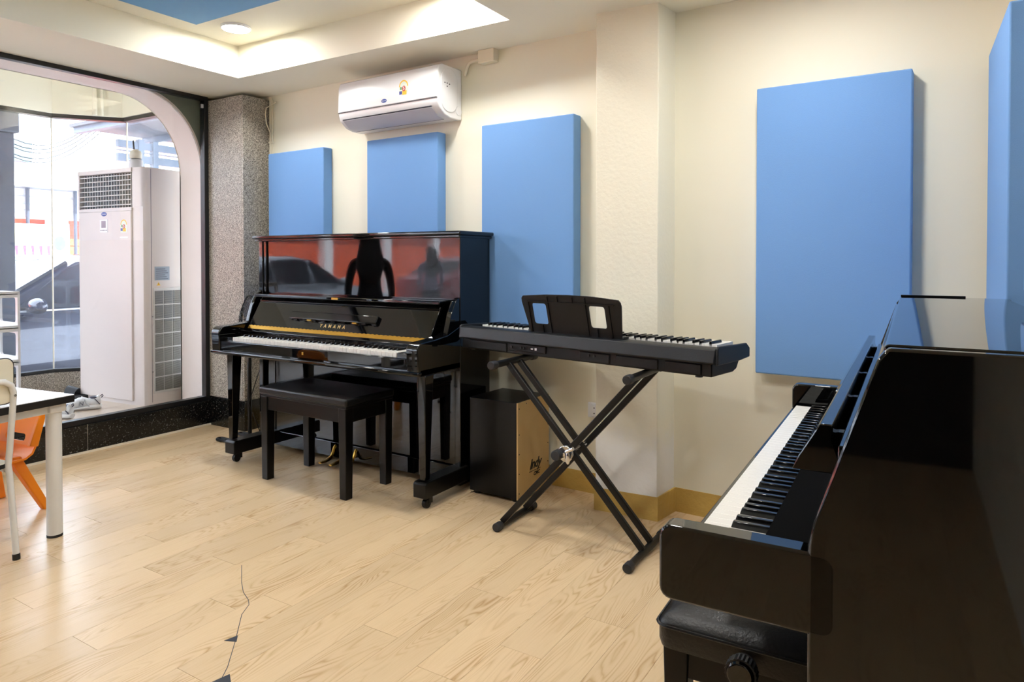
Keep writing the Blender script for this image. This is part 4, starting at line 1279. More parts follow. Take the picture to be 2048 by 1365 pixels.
# ------------------------------------------------------------------ shoes on the porch floor
M_SHOEW = mat('white sneaker mesh', rgb(226, 228, 232), 0.6, bump=(90, 0.2))
M_SHOES = mat('white sneaker sole', rgb(236, 237, 240), 0.5)
M_SHOEN = mat('navy sneaker trim', rgb(62, 62, 84), 0.5)
M_SHOEG = mat('silver sneaker overlay', rgb(196, 200, 206), 0.35)
M_SHOEK = mat('black slipper', rgb(22, 22, 26), 0.55)
def sneaker(loc, rz, label):
    """toe along +x, heel at 0"""
    s = thing('sneaker', label, 'shoe', loc, rz, 'white sneakers in the porch')
    def ring(x, w, z0, z1, n=12, flat=0.35):
        pts = []
        for k in range(n):
            t = 2 * pi * k / n
            yy = w * cos(t) * (1 if abs(cos(t)) > 0 else 1)
            zz = (z0 + z1) / 2 + (z1 - z0) / 2 * sin(t)
            pts.append((x, yy, zz))
        return pts
    sole = [(0.0, 0.024, 0.006, 0.034), (0.012, 0.034, 0.001, 0.040), (0.06, 0.036, 0.0, 0.040), (0.10, 0.030, 0.004, 0.034), (0.15, 0.038, 0.001, 0.028), (0.21, 0.046, 0.0, 0.024), (0.26, 0.040, 0.004, 0.024), (0.288, 0.022, 0.012, 0.026)]
    G().loft([ring(*a) for a in sole]).build('sole', M_SHOES, s, smooth=True, world=False)
    up = [(0.006, 0.022, 0.03, 0.082), (0.018, 0.029, 0.025, 0.100), (0.045, 0.031, 0.022, 0.082), (0.08, 0.031, 0.02, 0.078), (0.11, 0.031, 0.018, 0.092), (0.14, 0.034, 0.016, 0.088), (0.18, 0.039, 0.014, 0.068), (0.23, 0.041, 0.012, 0.054), (0.265, 0.033, 0.012, 0.045), (0.284, 0.016, 0.014, 0.034)]
    u_ = G().loft([ring(*a) for a in up]).build('upper', M_SHOEW, s, smooth=True, world=False)
    G().lathe([(0.020, 0.0), (0.027, 0.006), (0.025, 0.012), (0.018, 0.010)], (0.046, 0, 0.078), 18).build('collar', M_SHOEN, u_, smooth=True, world=False)
    G().tube([(0.008, 0, 0.09), (-0.006, 0, 0.10), (-0.010, 0, 0.092), (0.002, 0, 0.078)], 0.0035, seg=6).build('heel_loop', M_SHOEN, u_, smooth=True, world=False)
    for sy in (-1, 1):
        G().hexa([(0.105, sy * 0.0325, 0.032), (0.140, sy * 0.0365, 0.032), (0.132, sy * 0.036, 0.068), (0.100, sy * 0.032, 0.068)],
                 [(0.105, sy * 0.0345, 0.032), (0.140, sy * 0.0385, 0.032), (0.132, sy * 0.038, 0.068), (0.100, sy * 0.034, 0.068)]).build('badge', M_SHOEG, u_, world=False)
        text('letter', 'N', 0.034, M_SHOEN, u_, frame((0.119, sy * 0.0385, 0.049), (-sy * 1, 0, 0) if sy > 0 else (1, 0, 0), (0, 0, 1)), ext=0.0003, shear=0.1)
        G().tube([(0.008, sy * 0.025, 0.035), (0.026, sy * 0.031, 0.06), (0.040, sy * 0.0325, 0.078)], 0.0028, seg=6).build('stripe', M_SHOEN, u_, smooth=True, world=False)
        G().tube([(0.07, sy * 0.033, 0.028), (0.09, sy * 0.033, 0.05), (0.10, sy * 0.031, 0.078)], 0.0045, seg=6).build('overlay', M_SHOEG, u_, smooth=True, world=False)
    for k in range(4):
        xx = 0.115 + 0.018 * k
        zz = 0.094 - 0.008 * k
        G().tube([(xx, -0.022, zz - 0.014), (xx + 0.004, 0, zz), (xx, 0.022, zz - 0.014)], 0.003, seg=6).build('lace', M_SHOES, u_, smooth=True, world=False)
    return s
sneaker((-5.02, 2.60, ZP), radians(238), 'white running sneaker with grey letter badge beside the floor air conditioner')
sneaker((-4.86, 2.33, ZP), radians(205), 'white running sneaker mostly hidden by the white table leg')
def slipper(loc, rz, label):
    s = thing('slipper', label, 'shoe', loc, rz, 'black slippers in the porch')
    so_ = []
    for x, w in ((0.0, 0.02), (0.02, 0.034), (0.08, 0.036), (0.15, 0.042), (0.22, 0.046), (0.26, 0.035), (0.275, 0.015)):
        so_.append([(x, w, 0.0), (x, -w, 0.0), (x, -w, 0.028), (x, w, 0.028)])
    G().loft(so_).build('sole', M_SHOEK, s, bevel=0.004, world=False)
    bd = []
    for k in range(9):
        t = pi * k / 8
        bd.append([(xx, 0.046 * cos(t), 0.02 + h_ * sin(t)) for xx, h_ in ((0.11, 0.075), (0.20, 0.055), (0.20, 0.05), (0.11, 0.07))])
    G().loft(bd).build('band', M_SHOEK, s, smooth=True, world=False)
slipper((-5.72, 2.63, ZP), radians(20), 'black slipper by the granite plinth of the porch')
slipper((-5.78, 2.42, ZP), radians(15), 'black slipper partly behind the white table top')

# ------------------------------------------------------------------ floor standing air conditioner in the porch
FA = math.atan2(2.77 - 2.713, -4.928 + 5.545)
fa = thing('floor_air_conditioner', 'tall beige-white floor standing air conditioner behind the glass', 'air conditioner', (-5.545, 2.713, ZP), FA)
M_FAC = mat('beige-white painted steel', rgb(216, 206, 202), 0.35)
M_FACG = mat('grey-beige grille', rgb(206, 203, 200), 0.45)
M_FACD = mat('dark duct', rgb(92, 88, 84), 0.7)
FW, FD, FH = 0.74, 0.33, 1.712
# body: front left corner square, front right corner rounded
prf = [(0.0, 0.0), (0.62, 0.0), (0.66, 0.004), (0.70, 0.022), (0.725, 0.05), (FW, 0.09), (FW, FD), (0.0, FD)]
fbod = G().plate([(0, 0), (0, 1), (1, 1)], [], 'z', 0, 0.001)
fbod.bm.clear()
fbod.prism([(0.0, 0.012), (0.62, 0.012), (0.70, 0.012), (0.722, 0.018), (0.735, 0.034), (FW, 0.055), (FW, FD), (0.0, FD)], 'z', 0.0, 1.43)
fbody = fbod.build('body', M_FAC, fa, smooth=True, world=False, angle=35)
g = G()                            # hollow head round the outlet
g.prism([(0.0, 0.20), (0.62, 0.20), (0.62, 0.008), (0.70, 0.010), (0.722, 0.017), (0.735, 0.034), (FW, 0.055), (FW, FD), (0.0, FD)], 'z', 1.43, FH)
g.box(0.0, 0.62, 0.0, 0.21, FH - 0.030, FH)
g.box(0.0, 0.018, 0.0, 0.21, 1.42, FH - 0.02)
g.box(0.0, 0.62, 0.0, 0.21, 1.405, 1.425)
g.build('head', M_FAC, fa, smooth=True, world=False, angle=35)
G().box(0.018, 0.615, 0.185, 0.199, 1.425, FH - 0.03).build('duct', M_FACD, fa, world=False)
for k in range(7):
    z = 1.445 + k * 0.0355
    G().hexa([(0.018, 0.004, z), (0.615, 0.004, z), (0.615, 0.05, z + 0.012), (0.018, 0.05, z + 0.012)],
             [(0.018, 0.004, z + 0.006), (0.615, 0.004, z + 0.006), (0.615, 0.05, z + 0.016), (0.018, 0.05, z + 0.016)]).build('louvre', M_FACG, fa, world=False)
for k in range(19):
    xx = 0.03 + k * 0.0318
    G().box(xx, xx + 0.007, 0.03, 0.07, 1.425, FH - 0.03).build('vane', M_FACG, fa, world=False)
door = G().box(0.006, 0.615, 0.0, 0.014, 0.03, 1.405).build('front_panel', M_FAC, fa, bevel=0.004, world=False)
o = oval(0.31, 1.385, 0.030, 0.0155, 0.0, 0.002, 'logo', M_CLOGO, door)
text('lettering', 'Carrier', 0.0165, M_PAPER, o, frame((0.31, -0.0021, 1.385), (1, 0, 0), (0, 0, 1)), ext=0.0002, shear=0.25)
cp = G().box(0.262, 0.352, -0.0025, 0.0, 1.25, 1.345).build('control_panel', M_WHITE, door, bevel=0.003, world=False)
G().box(0.282, 0.332, -0.0035, -0.002, 1.285, 1.335).build('display', mat('grey display', rgb(150, 140, 150), 0.15), cp, world=False)
for k in range(5):
    G().box(0.272 + k * 0.016, 0.279 + k * 0.016, -0.0033, -0.002, 1.262, 1.270).build('button', M_DLINE, cp, world=False)
energy_label(0.535, 1.290, 0.0, door, 1.05)
G().box(0.49, 0.58, -0.0008, 0.0, 1.205, 1.217).build('sticker', M_PAPER, door, world=False)
# seam, rating plate, warning mark and return grille on the right side
G().box(FW - 0.002, FW + 0.0008, 0.066, 0.069, 0.02, FH - 0.01).build('seam', M_DLINE, fa, world=False)
rp = G().box(FW, FW + 0.0015, 0.092, 0.212, 0.90, 1.0).build('rating_plate', mat('grey-blue plate', rgb(150, 160, 172), 0.35), fa, world=False)
for k in range(6):
    G().box(FW + 0.0015, FW + 0.002, 0.100, 0.20 - 0.012 * (k % 3), 0.908 + k * 0.0145, 0.912 + k * 0.0145).build('print_line', M_DLINE, rp, world=False)
ws = G().prism([(0.108, 0.862), (0.138, 0.862), (0.123, 0.888)], 'x', FW, FW + 0.001).build('warning_mark', M_LAB_Y, fa, world=False)
G().prism([(0.1215, 0.866), (0.1245, 0.866), (0.1245, 0.880), (0.1215, 0.880)], 'x', FW + 0.001, FW + 0.0015).build('bolt_mark', M_INK, ws, world=False)
gr = G().box(FW, FW + 0.004, 0.078, FD - 0.01, 0.08, 0.845).build('return_grille', M_FACG, fa, bevel=0.001, world=False)
for r_ in range(7):
    for c_ in range(3):
        y0 = 0.090 + c_ * 0.0725
        z0 = 0.098 + r_ * 0.105
        cell = G().box(FW + 0.004, FW + 0.0055, y0, y0 + 0.066, z0, z0 + 0.096).build('grille_cell', M_FACD, gr, world=False)
        g = G()
        for k in range(12):
            g.box(FW + 0.005, FW + 0.008, y0, y0 + 0.066, z0 + 0.004 + k * 0.0078, z0 + 0.0075 + k * 0.0078)
        g.build('slats', mat('grey grille slats', rgb(150, 148, 142), 0.5), cell, world=False)['kind'] = 'stuff'
for z in (0.24, 0.64):
    G().cyl((FW, 0.074, z), (FW + 0.003, 0.074, z), 0.006, seg=10).build('screw', M_CHROME, fa, world=False)

# small spray bottle standing on top of it
sp = thing('bottle', 'white plastic bottle with rounded cap and black wand on the floor air conditioner', 'bottle', (-4.995, 2.845, ZP + FH))
G().lathe([(0.0, 0.0), (0.044, 0.0), (0.046, 0.01), (0.046, 0.062), (0.036, 0.07), (0.0, 0.07)], (0, 0, 0), 24).build('body', mat('pale bottle plastic', rgb(206, 208, 214), 0.4), sp, smooth=True, world=False)
G().lathe([(0.0, 0.076), (0.038, 0.076), (0.042, 0.085), (0.042, 0.11), (0.034, 0.13), (0.015, 0.142), (0.0, 0.144)], (0, 0, 0), 24).build('cap', mat('cream bottle cap', rgb(214, 210, 196), 0.45), sp, smooth=True, world=False)
G().cyl((0, 0, 0.068), (0, 0, 0.078), 0.03, seg=16).build('neck', M_DLINE, sp, world=False)
G().box(-0.0085, 0.0085, -0.003, 0.003, 0.12, 0.215, m=Matrix.Rotation(radians(-9), 4, 'Y')).build('wand', M_INK, sp, bevel=0.004, world=False)

# ------------------------------------------------------------------ the street outside
ZG = -0.25
M_ASPH = mat('grey asphalt', rgb(150, 148, 146), 0.8, bump=(60, 0.2), var=(0.8, 0.06))
M_CONC = mat('pale concrete', rgb(205, 202, 196), 0.8, var=(1.2, 0.04))
M_FACW = mat('white facade paint', rgb(238, 238, 240), 0.6)
M_FACO = mat('orange facade paint', rgb(226, 98, 58), 0.6)
M_DPIL = mat('dark slate paint', rgb(72, 78, 88), 0.5, var=(2, 0.05))
M_METG = mat('grey-blue steel', rgb(120, 132, 146), 0.5)
M_ROOFG = mat('grey sheet roofing', rgb(112, 112, 118), 0.6)
M_SHUT = mat('pale steel shutter', rgb(224, 226, 230), 0.4)
tag(G().box(-40, -6.06, -25, 30, ZG - 0.2, ZG).build('ground', M_ASPH), 'grey asphalt street outside the porch', kind='structure')
tag(G().box(-14.6, -12.2, -25, 30, ZG, ZG + 0.12).build('ground_pavement', M_CONC), 'pale pavement across the street', kind='structure')

ub = G().box(-6.06, 6.0, -9, 12, 2.76, 6.2).build('wall_upper_shade', mat('grey facade render', rgb(120, 120, 122), 0.7))  # unseen storey added to block sun and sky; grey keeps car reflections dark
tag(ub, 'unseen upper storey of our own building, added to block light', kind='structure')
# dark pillar in front of the porch
op_ = thing('street_pillar', 'dark slate coloured pillar standing outside the porch glass', 'pillar', (-6.42, 2.36, ZG))
G().box(-6.62, -6.22, 2.13, 2.575, ZG, 2.17).build('shaft', M_DPIL, op_, bevel=0.01)
G().box(-6.66, -6.19, 2.09, 2.60, 2.17, 3.3).build('capital', M_DPIL, op_, bevel=0.01)

# shop across the street
FXs = -14.0
shp = thing('shop_building', 'low shop across the street with orange walls and white pillars', 'building', (FXs - 2, 2, ZG))
G().box(FXs - 5, FXs - 0.25, -20, 26, ZG, 2.5).build('wall', M_FACO, shp)
for k in range(-8, 11):
    yc_ = 6.53 + k * 2.35
    G().box(FXs - 0.3, FXs, yc_ - 0.15, yc_ + 0.15, ZG, 1.92).build('pillar', M_FACW, shp, bevel=0.01)
for k in range(9):
    z = -0.05 + k * 0.21
    G().box(FXs - 0.26, FXs - 0.238, -20, 26, z, z + 0.19).build('board', M_FACO, shp, bevel=0.006)
G().box(FXs - 0.4, FXs + 0.04, -20, 26, 1.90, 2.48).build('fascia', M_FACW, shp)
for k in range(4):
    z = 1.92 + k * 0.14
    G().box(FXs + 0.04, FXs + 0.075, -20, 26, z, z + 0.10).build('fascia_slat', M_SHUT, shp, bevel=0.012)
G().hexa([(FXs - 5, -20, 2.9), (FXs + 0.45, -20, 2.50), (FXs + 0.45, 26, 2.50), (FXs - 5, 26, 2.9)], [(FXs - 5, -20, 3.0), (FXs + 0.45, -20, 2.57), (FXs + 0.45, 26, 2.57), (FXs - 5, 26, 3.0)]).build('roof', M_ROOFG, shp)
G().box(FXs + 0.40, FXs + 0.47, -20, 26, 2.44, 2.60).build('gutter', M_FACW, shp)
for yy_ in (5.95, 6.75):
    G().cyl((FXs + 0.1, yy_, ZG), (FXs + 0.1, yy_, 2.45), 0.03, seg=10).build('downpipe', M_DPIL, shp)
# taller block behind it
blk = thing('apartment_block', 'pale block with a dark tiled parapet rising behind the orange shop', 'building', (-24, 8, ZG))
G().box(-28, -22, -8, 9.4, ZG, 3.9).build('wall', M_FACW, blk)
G().box(-28.1, -21.9, -8.1, 9.5, 3.9, 4.5).build('parapet', mat('teal-grey tiles', rgb(92, 122, 132), 0.6), blk)
for k in range(7):
    w_ = G().box(-22.0, -21.97, -6 + k * 2.2, -5 + k * 2.2, 1.5, 2.8).build('window', M_FRAME, blk)
    G().box(-21.98, -21.965, -5.95 + k * 2.2, -5.05 + k * 2.2, 1.55, 2.75).build('pane', mat('dark window pane', rgb(60, 70, 84), 0.1), w_)
# banner
bn_ = thing('banner', 'white street banner with yellow top and pink strokes before the orange shop', 'banner', (-13.4, 5.8, ZG))
for yy_ in (5.16, 6.40):
    G().cyl((-13.42, yy_, ZG), (-13.42, yy_, 1.80), 0.015, seg=8).build('pole', M_METG, bn_)
fbn = G().box(-13.42, -13.40, 5.18, 6.38, 0.55, 1.78).build('sheet', M_PAPER, bn_)
G().box(-13.40, -13.397, 5.18, 6.38, 1.42, 1.77).build('yellow_field', mat('pale yellow print', rgb(246, 226, 160), 0.7), fbn)
for k in range(7):
    yy_ = 5.30 + k * 0.125
    G().prism([(yy_, 1.24), (yy_ + 0.03, 1.24), (yy_ + 0.03, 1.38), (yy_ + 0.045, 1.40), (yy_ - 0.02, 1.40)], 'x', -13.40, -13.396).build('stroke', mat('pink print', rgb(236, 70, 130), 0.6), fbn)
G().ball((-13.397, 6.24, 1.45), 0.002, 0.10, 0.13).build('plant_print', mat('green print', rgb(90, 150, 110), 0.7), fbn)

# steel canopy of the neighbour
cn = thing('steel_canopy', 'grey steel canopy with posts and long rails beside the porch', 'canopy', (-7.6, 9, ZG))
G().box(-9.5, -6.15, 4.55, 11, 2.86, 2.90).build('roof_sheet', M_ROOFG, cn)
for k in range(8):
    G().box(-9.5, -6.15, 4.6 + k * 0.9, 4.68 + k * 0.9, 2.79, 2.86).build('purlin', M_METG, cn)
for z0, z1 in ((2.668, 2.765), (2.482, 2.585), (2.622, 2.634)):
    G().box(-9.34, -9.28, 5.05, 11, z0, z1).build('rail', M_METG, cn)
for yy_ in (5.32, 5.52, 8.0, 10.8):
    G().box(-9.35, -9.26, yy_, yy_ + 0.075, ZG, 2.80).build('post', M_METG, cn)

# overhead cables
for k, (dx, dz) in enumerate(((0, 0), (0.03, -0.05), (-0.03, -0.12), (0.05, 0.05), (0.02, -0.17))):
    pts = []
    for i in range(15):
        t = i / 14
        yv = 3.24 + 2.03 * t
        pts.append((-9.2 + dx, yv + 0.0, 2.95 + dz - 0.55 * sin(pi * min(1, t * 1.12)) + 0.25 * t))
    o = single(G().tube([(p_[0] + 9.2, p_[1] - 3.2, p_[2] - 2.9) for p_ in pts], 0.006, seg=6), 'street_cable', M_INK, 'sagging black overhead street cable', 'cable', (-9.95, 3.45, 2.98), 0, 'overhead cables', smooth=True)
pl_ = single(G().cyl((0, 0, 0), (0, 0, 6.0), 0.11, 0.09, seg=14), 'utility_pole', M_CONC, 'round concrete utility pole holding the street cables', 'pole', (-9.95, 5.65, ZG), 0, None, smooth=True)
single(G().cyl((0, 0, 0), (0, 0, 6.0), 0.11, 0.09, seg=14), 'utility_pole', M_CONC, 'round concrete utility pole hidden behind the dark pillar', 'pole', (-9.95, 3.35, ZG), 0, None, smooth=True)

# ------------------------------------------------------------------ cars
M_TYRE = mat('tyre rubber', rgb(24, 24, 26), 0.8)
M_RIM = mat('alloy rim', rgb(170, 172, 176), 0.3, metal=0.9)
M_CARGL = mat('dark car glass', rgb(18, 22, 30), 0.03, spec=0.6)
M_LAMPR = mat('red tail lamp', rgb(190, 24, 30), 0.15)
M_LAMPW = mat('head lamp', rgb(220, 226, 232), 0.1)
def car(loc, rz, paint, label, group=None):
    """sedan; length along local x, front towards -x, origin on the ground under the middle"""
    c = thing('car', label, 'car', loc, rz, group)
    def ring(x, hw, z0, zb, zt, hwt):
        """x section: sill z0, belt zb, top zt with half width hwt at the top"""
        r = [(x, -hw * 0.92, z0), (x, -hw, z0 + 0.12), (x, -hw, zb - 0.12), (x, -hw * 0.96, zb), (x, -hwt, zt - 0.03), (x, -hwt * 0.8, zt)]
        return r + [(a, -b, d) for a, b, d in r[::-1]]
    secs = [(-2.20, 0.62, 0.30, 0.58, 0.62, 0.50), (-2.08, 0.80, 0.20, 0.66, 0.70, 0.60), (-1.75, 0.87, 0.19, 0.78, 0.82, 0.66), (-1.0, 0.88, 0.19, 0.90, 0.94, 0.70),
            (-0.85, 0.88, 0.19, 0.92, 0.98, 0.70), (-0.1, 0.885, 0.19, 0.93, 1.42, 0.62), (0.25, 0.885, 0.19, 0.935, 1.47, 0.60), (0.75, 0.885, 0.19, 0.94, 1.46, 0.60),
            (1.25, 0.88, 0.19, 0.96, 1.36, 0.60), (1.72, 0.87, 0.20, 0.99, 1.07, 0.66), (2.05, 0.82, 0.24, 0.95, 1.02, 0.62), (2.22, 0.68, 0.34, 0.86, 0.92, 0.52)]
    b = G().loft([ring(*s_) for s_ in secs]).build('body', paint, c, smooth=True, world=False, angle=32)
    for s_ in (-1, 1):
        def wp(x, z):      # point on the side glass plane, slightly proud
            f = (z - 0.93) / (1.47 - 0.93)
            return (x, s_ * (0.862 - 0.245 * f), z)
        for nm, poly in (('front_window', [(-0.72, 0.965), (-0.05, 0.965), (-0.05, 1.385), (-0.20, 1.33)]), ('rear_window', [(0.02, 0.965), (0.80, 0.975), (0.80, 1.385), (0.40, 1.415), (0.02, 1.40)]), ('quarter_window', [(0.86, 0.98), (1.28, 1.01), (0.86, 1.36)])):
            g = G()
            v0 = [wp(*p_) for p_ in poly]
            v1 = [(a, bb - s_ * 0.03, d) for a, bb, d in v0]
            g.loft([v0, v1])
            g.build(nm, M_CARGL, b, world=False)
        g = G()
        g.ball((-0.60, s_ * 0.99, 1.0), 0.075, 0.115, 0.068, seg=18, rings=10)
        mr_ = g.build('mirror', paint, c, smooth=True, world=False)
        G().ball((-0.60, s_ * 0.985, 0.965), 0.066, 0.105, 0.045, seg=16, rings=8).build('mirror_base', M_INK, mr_, smooth=True, world=False)
        G().box(-0.64, -0.58, min(s_ * 0.84, s_ * 0.93), max(s_ * 0.84, s_ * 0.93), 0.94, 0.975).build('mirror_arm', M_INK, mr_, world=False)
        for xx in (-0.08, 0.95):
            G().box(xx - 0.09, xx + 0.09, min(s_ * 0.878, s_ * 0.905), max(s_ * 0.878, s_ * 0.905), 0.80, 0.825).build('door_handle', M_RIM, b, bevel=0.006, world=False)
        G().box(-0.75, 1.40, min(s_ * 0.85, s_ * 0.872), max(s_ * 0.85, s_ * 0.872), 0.935, 0.952).build('window_trim', M_RIM, b, bevel=0.003, world=False)
        for xx in (-1.36, 1.34):
            w_ = G().cyl((xx, s_ * 0.70, 0.315), (xx, s_ * 0.895, 0.315), 0.315, seg=28).build('wheel', M_TYRE, c, bevel=0.02, world=False)
            G().cyl((xx, s_ * 0.89, 0.315), (xx, s_ * 0.903, 0.315), 0.21, 0.19, seg=24).build('rim', M_RIM, w_, world=False)
        G().ball((-2.02, s_ * 0.62, 0.62), 0.14, 0.17, 0.07).build('head_lamp', M_LAMPW, c, smooth=True, world=False)
        G().ball((2.10, s_ * 0.66, 0.82), 0.12, 0.15, 0.09).build('tail_lamp', M_LAMPR, c, smooth=True, world=False)
    ws_ = G()
    ws_.hexa([(-0.88, -0.66, 0.985), (-0.88, 0.66, 0.985), (-0.86, 0.66, 0.965), (-0.86, -0.66, 0.965)], [(-0.16, -0.56, 1.405), (-0.16, 0.56, 1.405), (-0.14, 0.56, 1.385), (-0.14, -0.56, 1.385)])
    ws_.build('windscreen', M_CARGL, b, world=False)
    rw_ = G()
    rw_.hexa([(1.70, -0.62, 1.085), (1.70, 0.62, 1.085), (1.68, 0.62, 1.06), (1.68, -0.62, 1.06)], [(1.28, -0.56, 1.365), (1.28, 0.56, 1.365), (1.26, 0.56, 1.34), (1.26, -0.56, 1.34)])
    rw_.build('rear_screen', M_CARGL, b, world=False)
    return c
P_DARK = mat('midnight blue car paint', rgb(26, 34, 58), 0.12, metal=0.2, coat=1.0)
P_SILV = mat('silver car paint', rgb(196, 200, 206), 0.2, metal=0.4, coat=0.8)
P_RED = mat('red car paint', rgb(176, 28, 40), 0.15, coat=0.8)
car((-7.95, 3.65, ZG), radians(90), P_DARK, 'midnight blue sedan parked right outside the porch glass')
car((-11.4, 3.9, ZG), radians(90), P_SILV, 'silver sedan parked across the street by the orange shop')
car((-10.6, -3.2, ZG), radians(90), P_SILV, 'silver sedan parked further down the street')
car((-10.4, -9.2, ZG), radians(90), P_RED, 'red sedan parked far down the street')

# ------------------------------------------------------------------ people (seen only as reflections in the lacquer)
M_SKIN = mat('skin', rgb(214, 168, 138), 0.5)
M_HAIR = mat('black hair', rgb(20, 16, 15), 0.45, bump=(120, 0.3))
M_EYE = mat('eye', rgb(30, 24, 22), 0.1)
M_LIP = mat('lips', rgb(176, 100, 92), 0.4)
def person(label, loc, rz, H, top, legs_mt, long_hair):
    """standing figure facing local -y"""
    k = H / 1.7
    P = thing('person', label, 'person', loc, rz)
    V = [((0, 0, 0.95), (0.135, 0.10)), ((0, 0, 1.10), (0.125, 0.095)), ((0, 0, 1.27), (0.145, 0.105)), ((0, 0.005, 1.39), (0.12, 0.085)), ((0, 0.0, 1.475), (0.052, 0.052)), ((0, -0.012, 1.545), (0.066, 0.075)), ((0, -0.012, 1.615), (0.076, 0.092)), ((0, 0.0, 1.665), (0.062, 0.075))]
    E = [(i, i + 1) for i in range(7)]
    for s_ in (-1, 1):
        b0 = len(V)
        V += [((s_ * 0.165, 0.005, 1.385), (0.06, 0.06)), ((s_ * 0.205, 0.015, 1.24), (0.047, 0.047)), ((s_ * 0.225, 0.02, 1.10), (0.042, 0.042)), ((s_ * 0.225, -0.02, 0.97), (0.036, 0.036)), ((s_ * 0.22, -0.06, 0.86), (0.026, 0.026)), ((s_ * 0.217, -0.075, 0.80), (0.018, 0.036))]
        E += [(3, b0)] + [(b0 + i, b0 + i + 1) for i in range(5)]
        b0 = len(V)
        V += [((s_ * 0.09, 0.0, 0.86), (0.092, 0.092)), ((s_ * 0.098, 0.0, 0.68), (0.075, 0.078)), ((s_ * 0.10, -0.005, 0.50), (0.056, 0.058)), ((s_ * 0.10, 0.012, 0.33), (0.052, 0.056)), ((s_ * 0.10, 0.015, 0.10), (0.038, 0.040)), ((s_ * 0.105, -0.02, 0.045), (0.04, 0.04)), ((s_ * 0.112, -0.14, 0.03), (0.038, 0.028))]
        E += [(0, b0)] + [(b0 + i, b0 + i + 1) for i in range(6)]
    me = bpy.data.meshes.new('body')
    me.from_pydata([(a[0] * k, a[1] * k, a[2] * k) for a, r in V], E, [])
    t = bpy.data.objects.new('tmp_body', me)
    COL.objects.link(t)
    sk = t.modifiers.new('skin', 'SKIN')
    sk.use_smooth_shade = True
    for i, (a, r) in enumerate(V):
        d = me.skin_vertices[0].data[i]
        d.radius = (r[0] * k, r[1] * k)
        d.use_root = (i == 0)
    sb = t.modifiers.new('sub', 'SUBSURF')
    sb.levels = sb.render_levels = 2
    dg = bpy.context.evaluated_depsgraph_get()
    m2 = bpy.data.meshes.new_from_object(t.evaluated_get(dg))
    bpy.data.objects.remove(t)
    bm = bmesh.new()
    bm.from_mesh(m2)
    g = G()
    g.bm.free()
    g.bm = bm
    zmin = min(v.co.z for v in bm.verts)
    for s_ in (-1, 1):
        for j, (dy, ln) in enumerate(((-0.030, 0.068), (-0.011, 0.078), (0.009, 0.074), (0.027, 0.058))):
            a = Vector((s_ * 0.217, -0.077 + dy, 0.785)) * k
            b = a + Vector((-s_ * 0.006, -0.006, -ln * 0.55)) * k
            c = b + Vector((-s_ * 0.016, -0.004, -ln * 0.42)) * k
            g.tube([a, b, c], [0.0098 * k, 0.0088 * k, 0.007 * k], seg=8)
        a = Vector((s_ * 0.213, -0.095, 0.825)) * k
        g.tube([a, a + Vector((-s_ * 0.012, -0.026, -0.026)) * k, a + Vector((-s_ * 0.018, -0.032, -0.056)) * k], [0.0115 * k, 0.010 * k, 0.008 * k], seg=8)
        # ears
        g.ball((s_ * 0.079 * k, 0.004 * k, 1.60 * k), 0.008 * k, 0.018 * k, 0.030 * k, seg=10, rings=8)
    g.loft([[((w * cos(2 * pi * i / 8)) * k, (y + d * sin(2 * pi * i / 8)) * k, z * k) for i in range(8)] for z, y, w, d in ((1.63, -0.094, 0.007, 0.010), (1.605, -0.104, 0.011, 0.013), (1.590, -0.106, 0.016, 0.013), (1.582, -0.098, 0.012, 0.008))])
    for v in bm.verts:
        v.co.z -= 0.0
    body = g.build('body', M_SKIN, P, smooth=True, world=False, angle=80)
    body.location.z = -zmin
    body.data.materials.append(top)
    body.data.materials.append(legs_mt)
    body.data.materials.append(M_INK)
    for p_ in body.data.polygons:
        c = p_.center / k
        arm = abs(c.x) > 0.168 and c.z < 1.2
        if c.z > 1.455: i = 0
        elif arm and c.z < 0.865: i = 0
        elif c.z > 0.93 or arm: i = 1
        elif c.z < 0.085: i = 3
        else: i = 2
        p_.material_index = i
    # hair
    g = G()
    prof = []
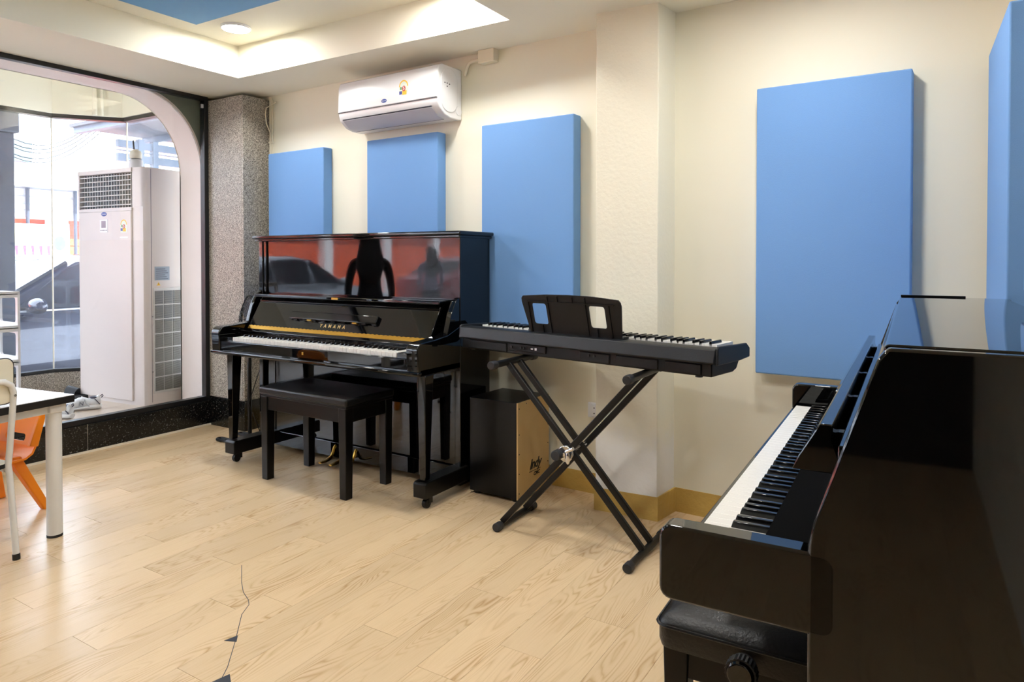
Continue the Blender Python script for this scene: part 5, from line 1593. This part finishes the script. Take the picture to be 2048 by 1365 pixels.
    for th in range(0, 13):
        a = pi * th / 12
        prof.append(a)
    rings = []
    for a in prof[1:9]:
        rings.append([((0.094 * sin(a) * cos(b)) * k, (0.004 + 0.112 * sin(a) * sin(b)) * k, (1.63 + 0.105 * cos(a)) * k) for b in [2 * pi * i / 24 for i in range(24)]])
    # open the face: pull front ring vertices back above the brow
    for r_ in rings:
        for i, q in enumerate(r_):
            if q[1] < -0.05 * k and q[2] < 1.665 * k:
                r_[i] = (q[0], -0.05 * k, max(q[2], 1.655 * k))
    g.loft(rings)
    if long_hair:
        rr = []
        for z, w, d, yo in ((1.66, 0.098, 0.080, 0.045), (1.56, 0.112, 0.075, 0.060), (1.45, 0.135, 0.065, 0.085), (1.34, 0.14, 0.05, 0.115), (1.22, 0.11, 0.035, 0.125), (1.17, 0.06, 0.02, 0.12)):
            rr.append([((w * cos(2 * pi * i / 20)) * k, (yo + d * sin(2 * pi * i / 20)) * k, z * k) for i in range(20)])
        g.loft(rr)
    h = g.build('hair', M_HAIR, P, smooth=True, world=False, angle=80)
    h.location.z = -zmin
    for s_ in (-1, 1):
        e = G().ball((s_ * 0.033 * k, -0.074 * k, 1.622 * k), 0.013 * k, 0.010 * k, 0.008 * k, seg=12, rings=8).build('eye', M_EYE, P, smooth=True, world=False)
        e.location.z = -zmin
    e = G().ball((0, -0.078 * k, 1.556 * k), 0.024 * k, 0.010 * k, 0.007 * k, seg=12, rings=8).build('mouth', M_LIP, P, smooth=True, world=False)
    e.location.z = -zmin
    return P
M_SHIRTB = mat('black cotton', rgb(22, 22, 25), 0.8)
M_SHIRTP = mat('lilac cotton', rgb(150, 136, 158), 0.8)
M_JEANS = mat('dark denim', rgb(34, 38, 52), 0.8)
person('long haired child in black shirt standing between white table and glass wall', (-4.19, 1.22, 0), radians(-44), 1.40, M_SHIRTB, M_JEANS, True)
person('long haired person in lilac shirt standing on the street outside the porch', (-7.6, -3.9, ZG), radians(-60), 1.62, M_SHIRTP, M_JEANS, True)
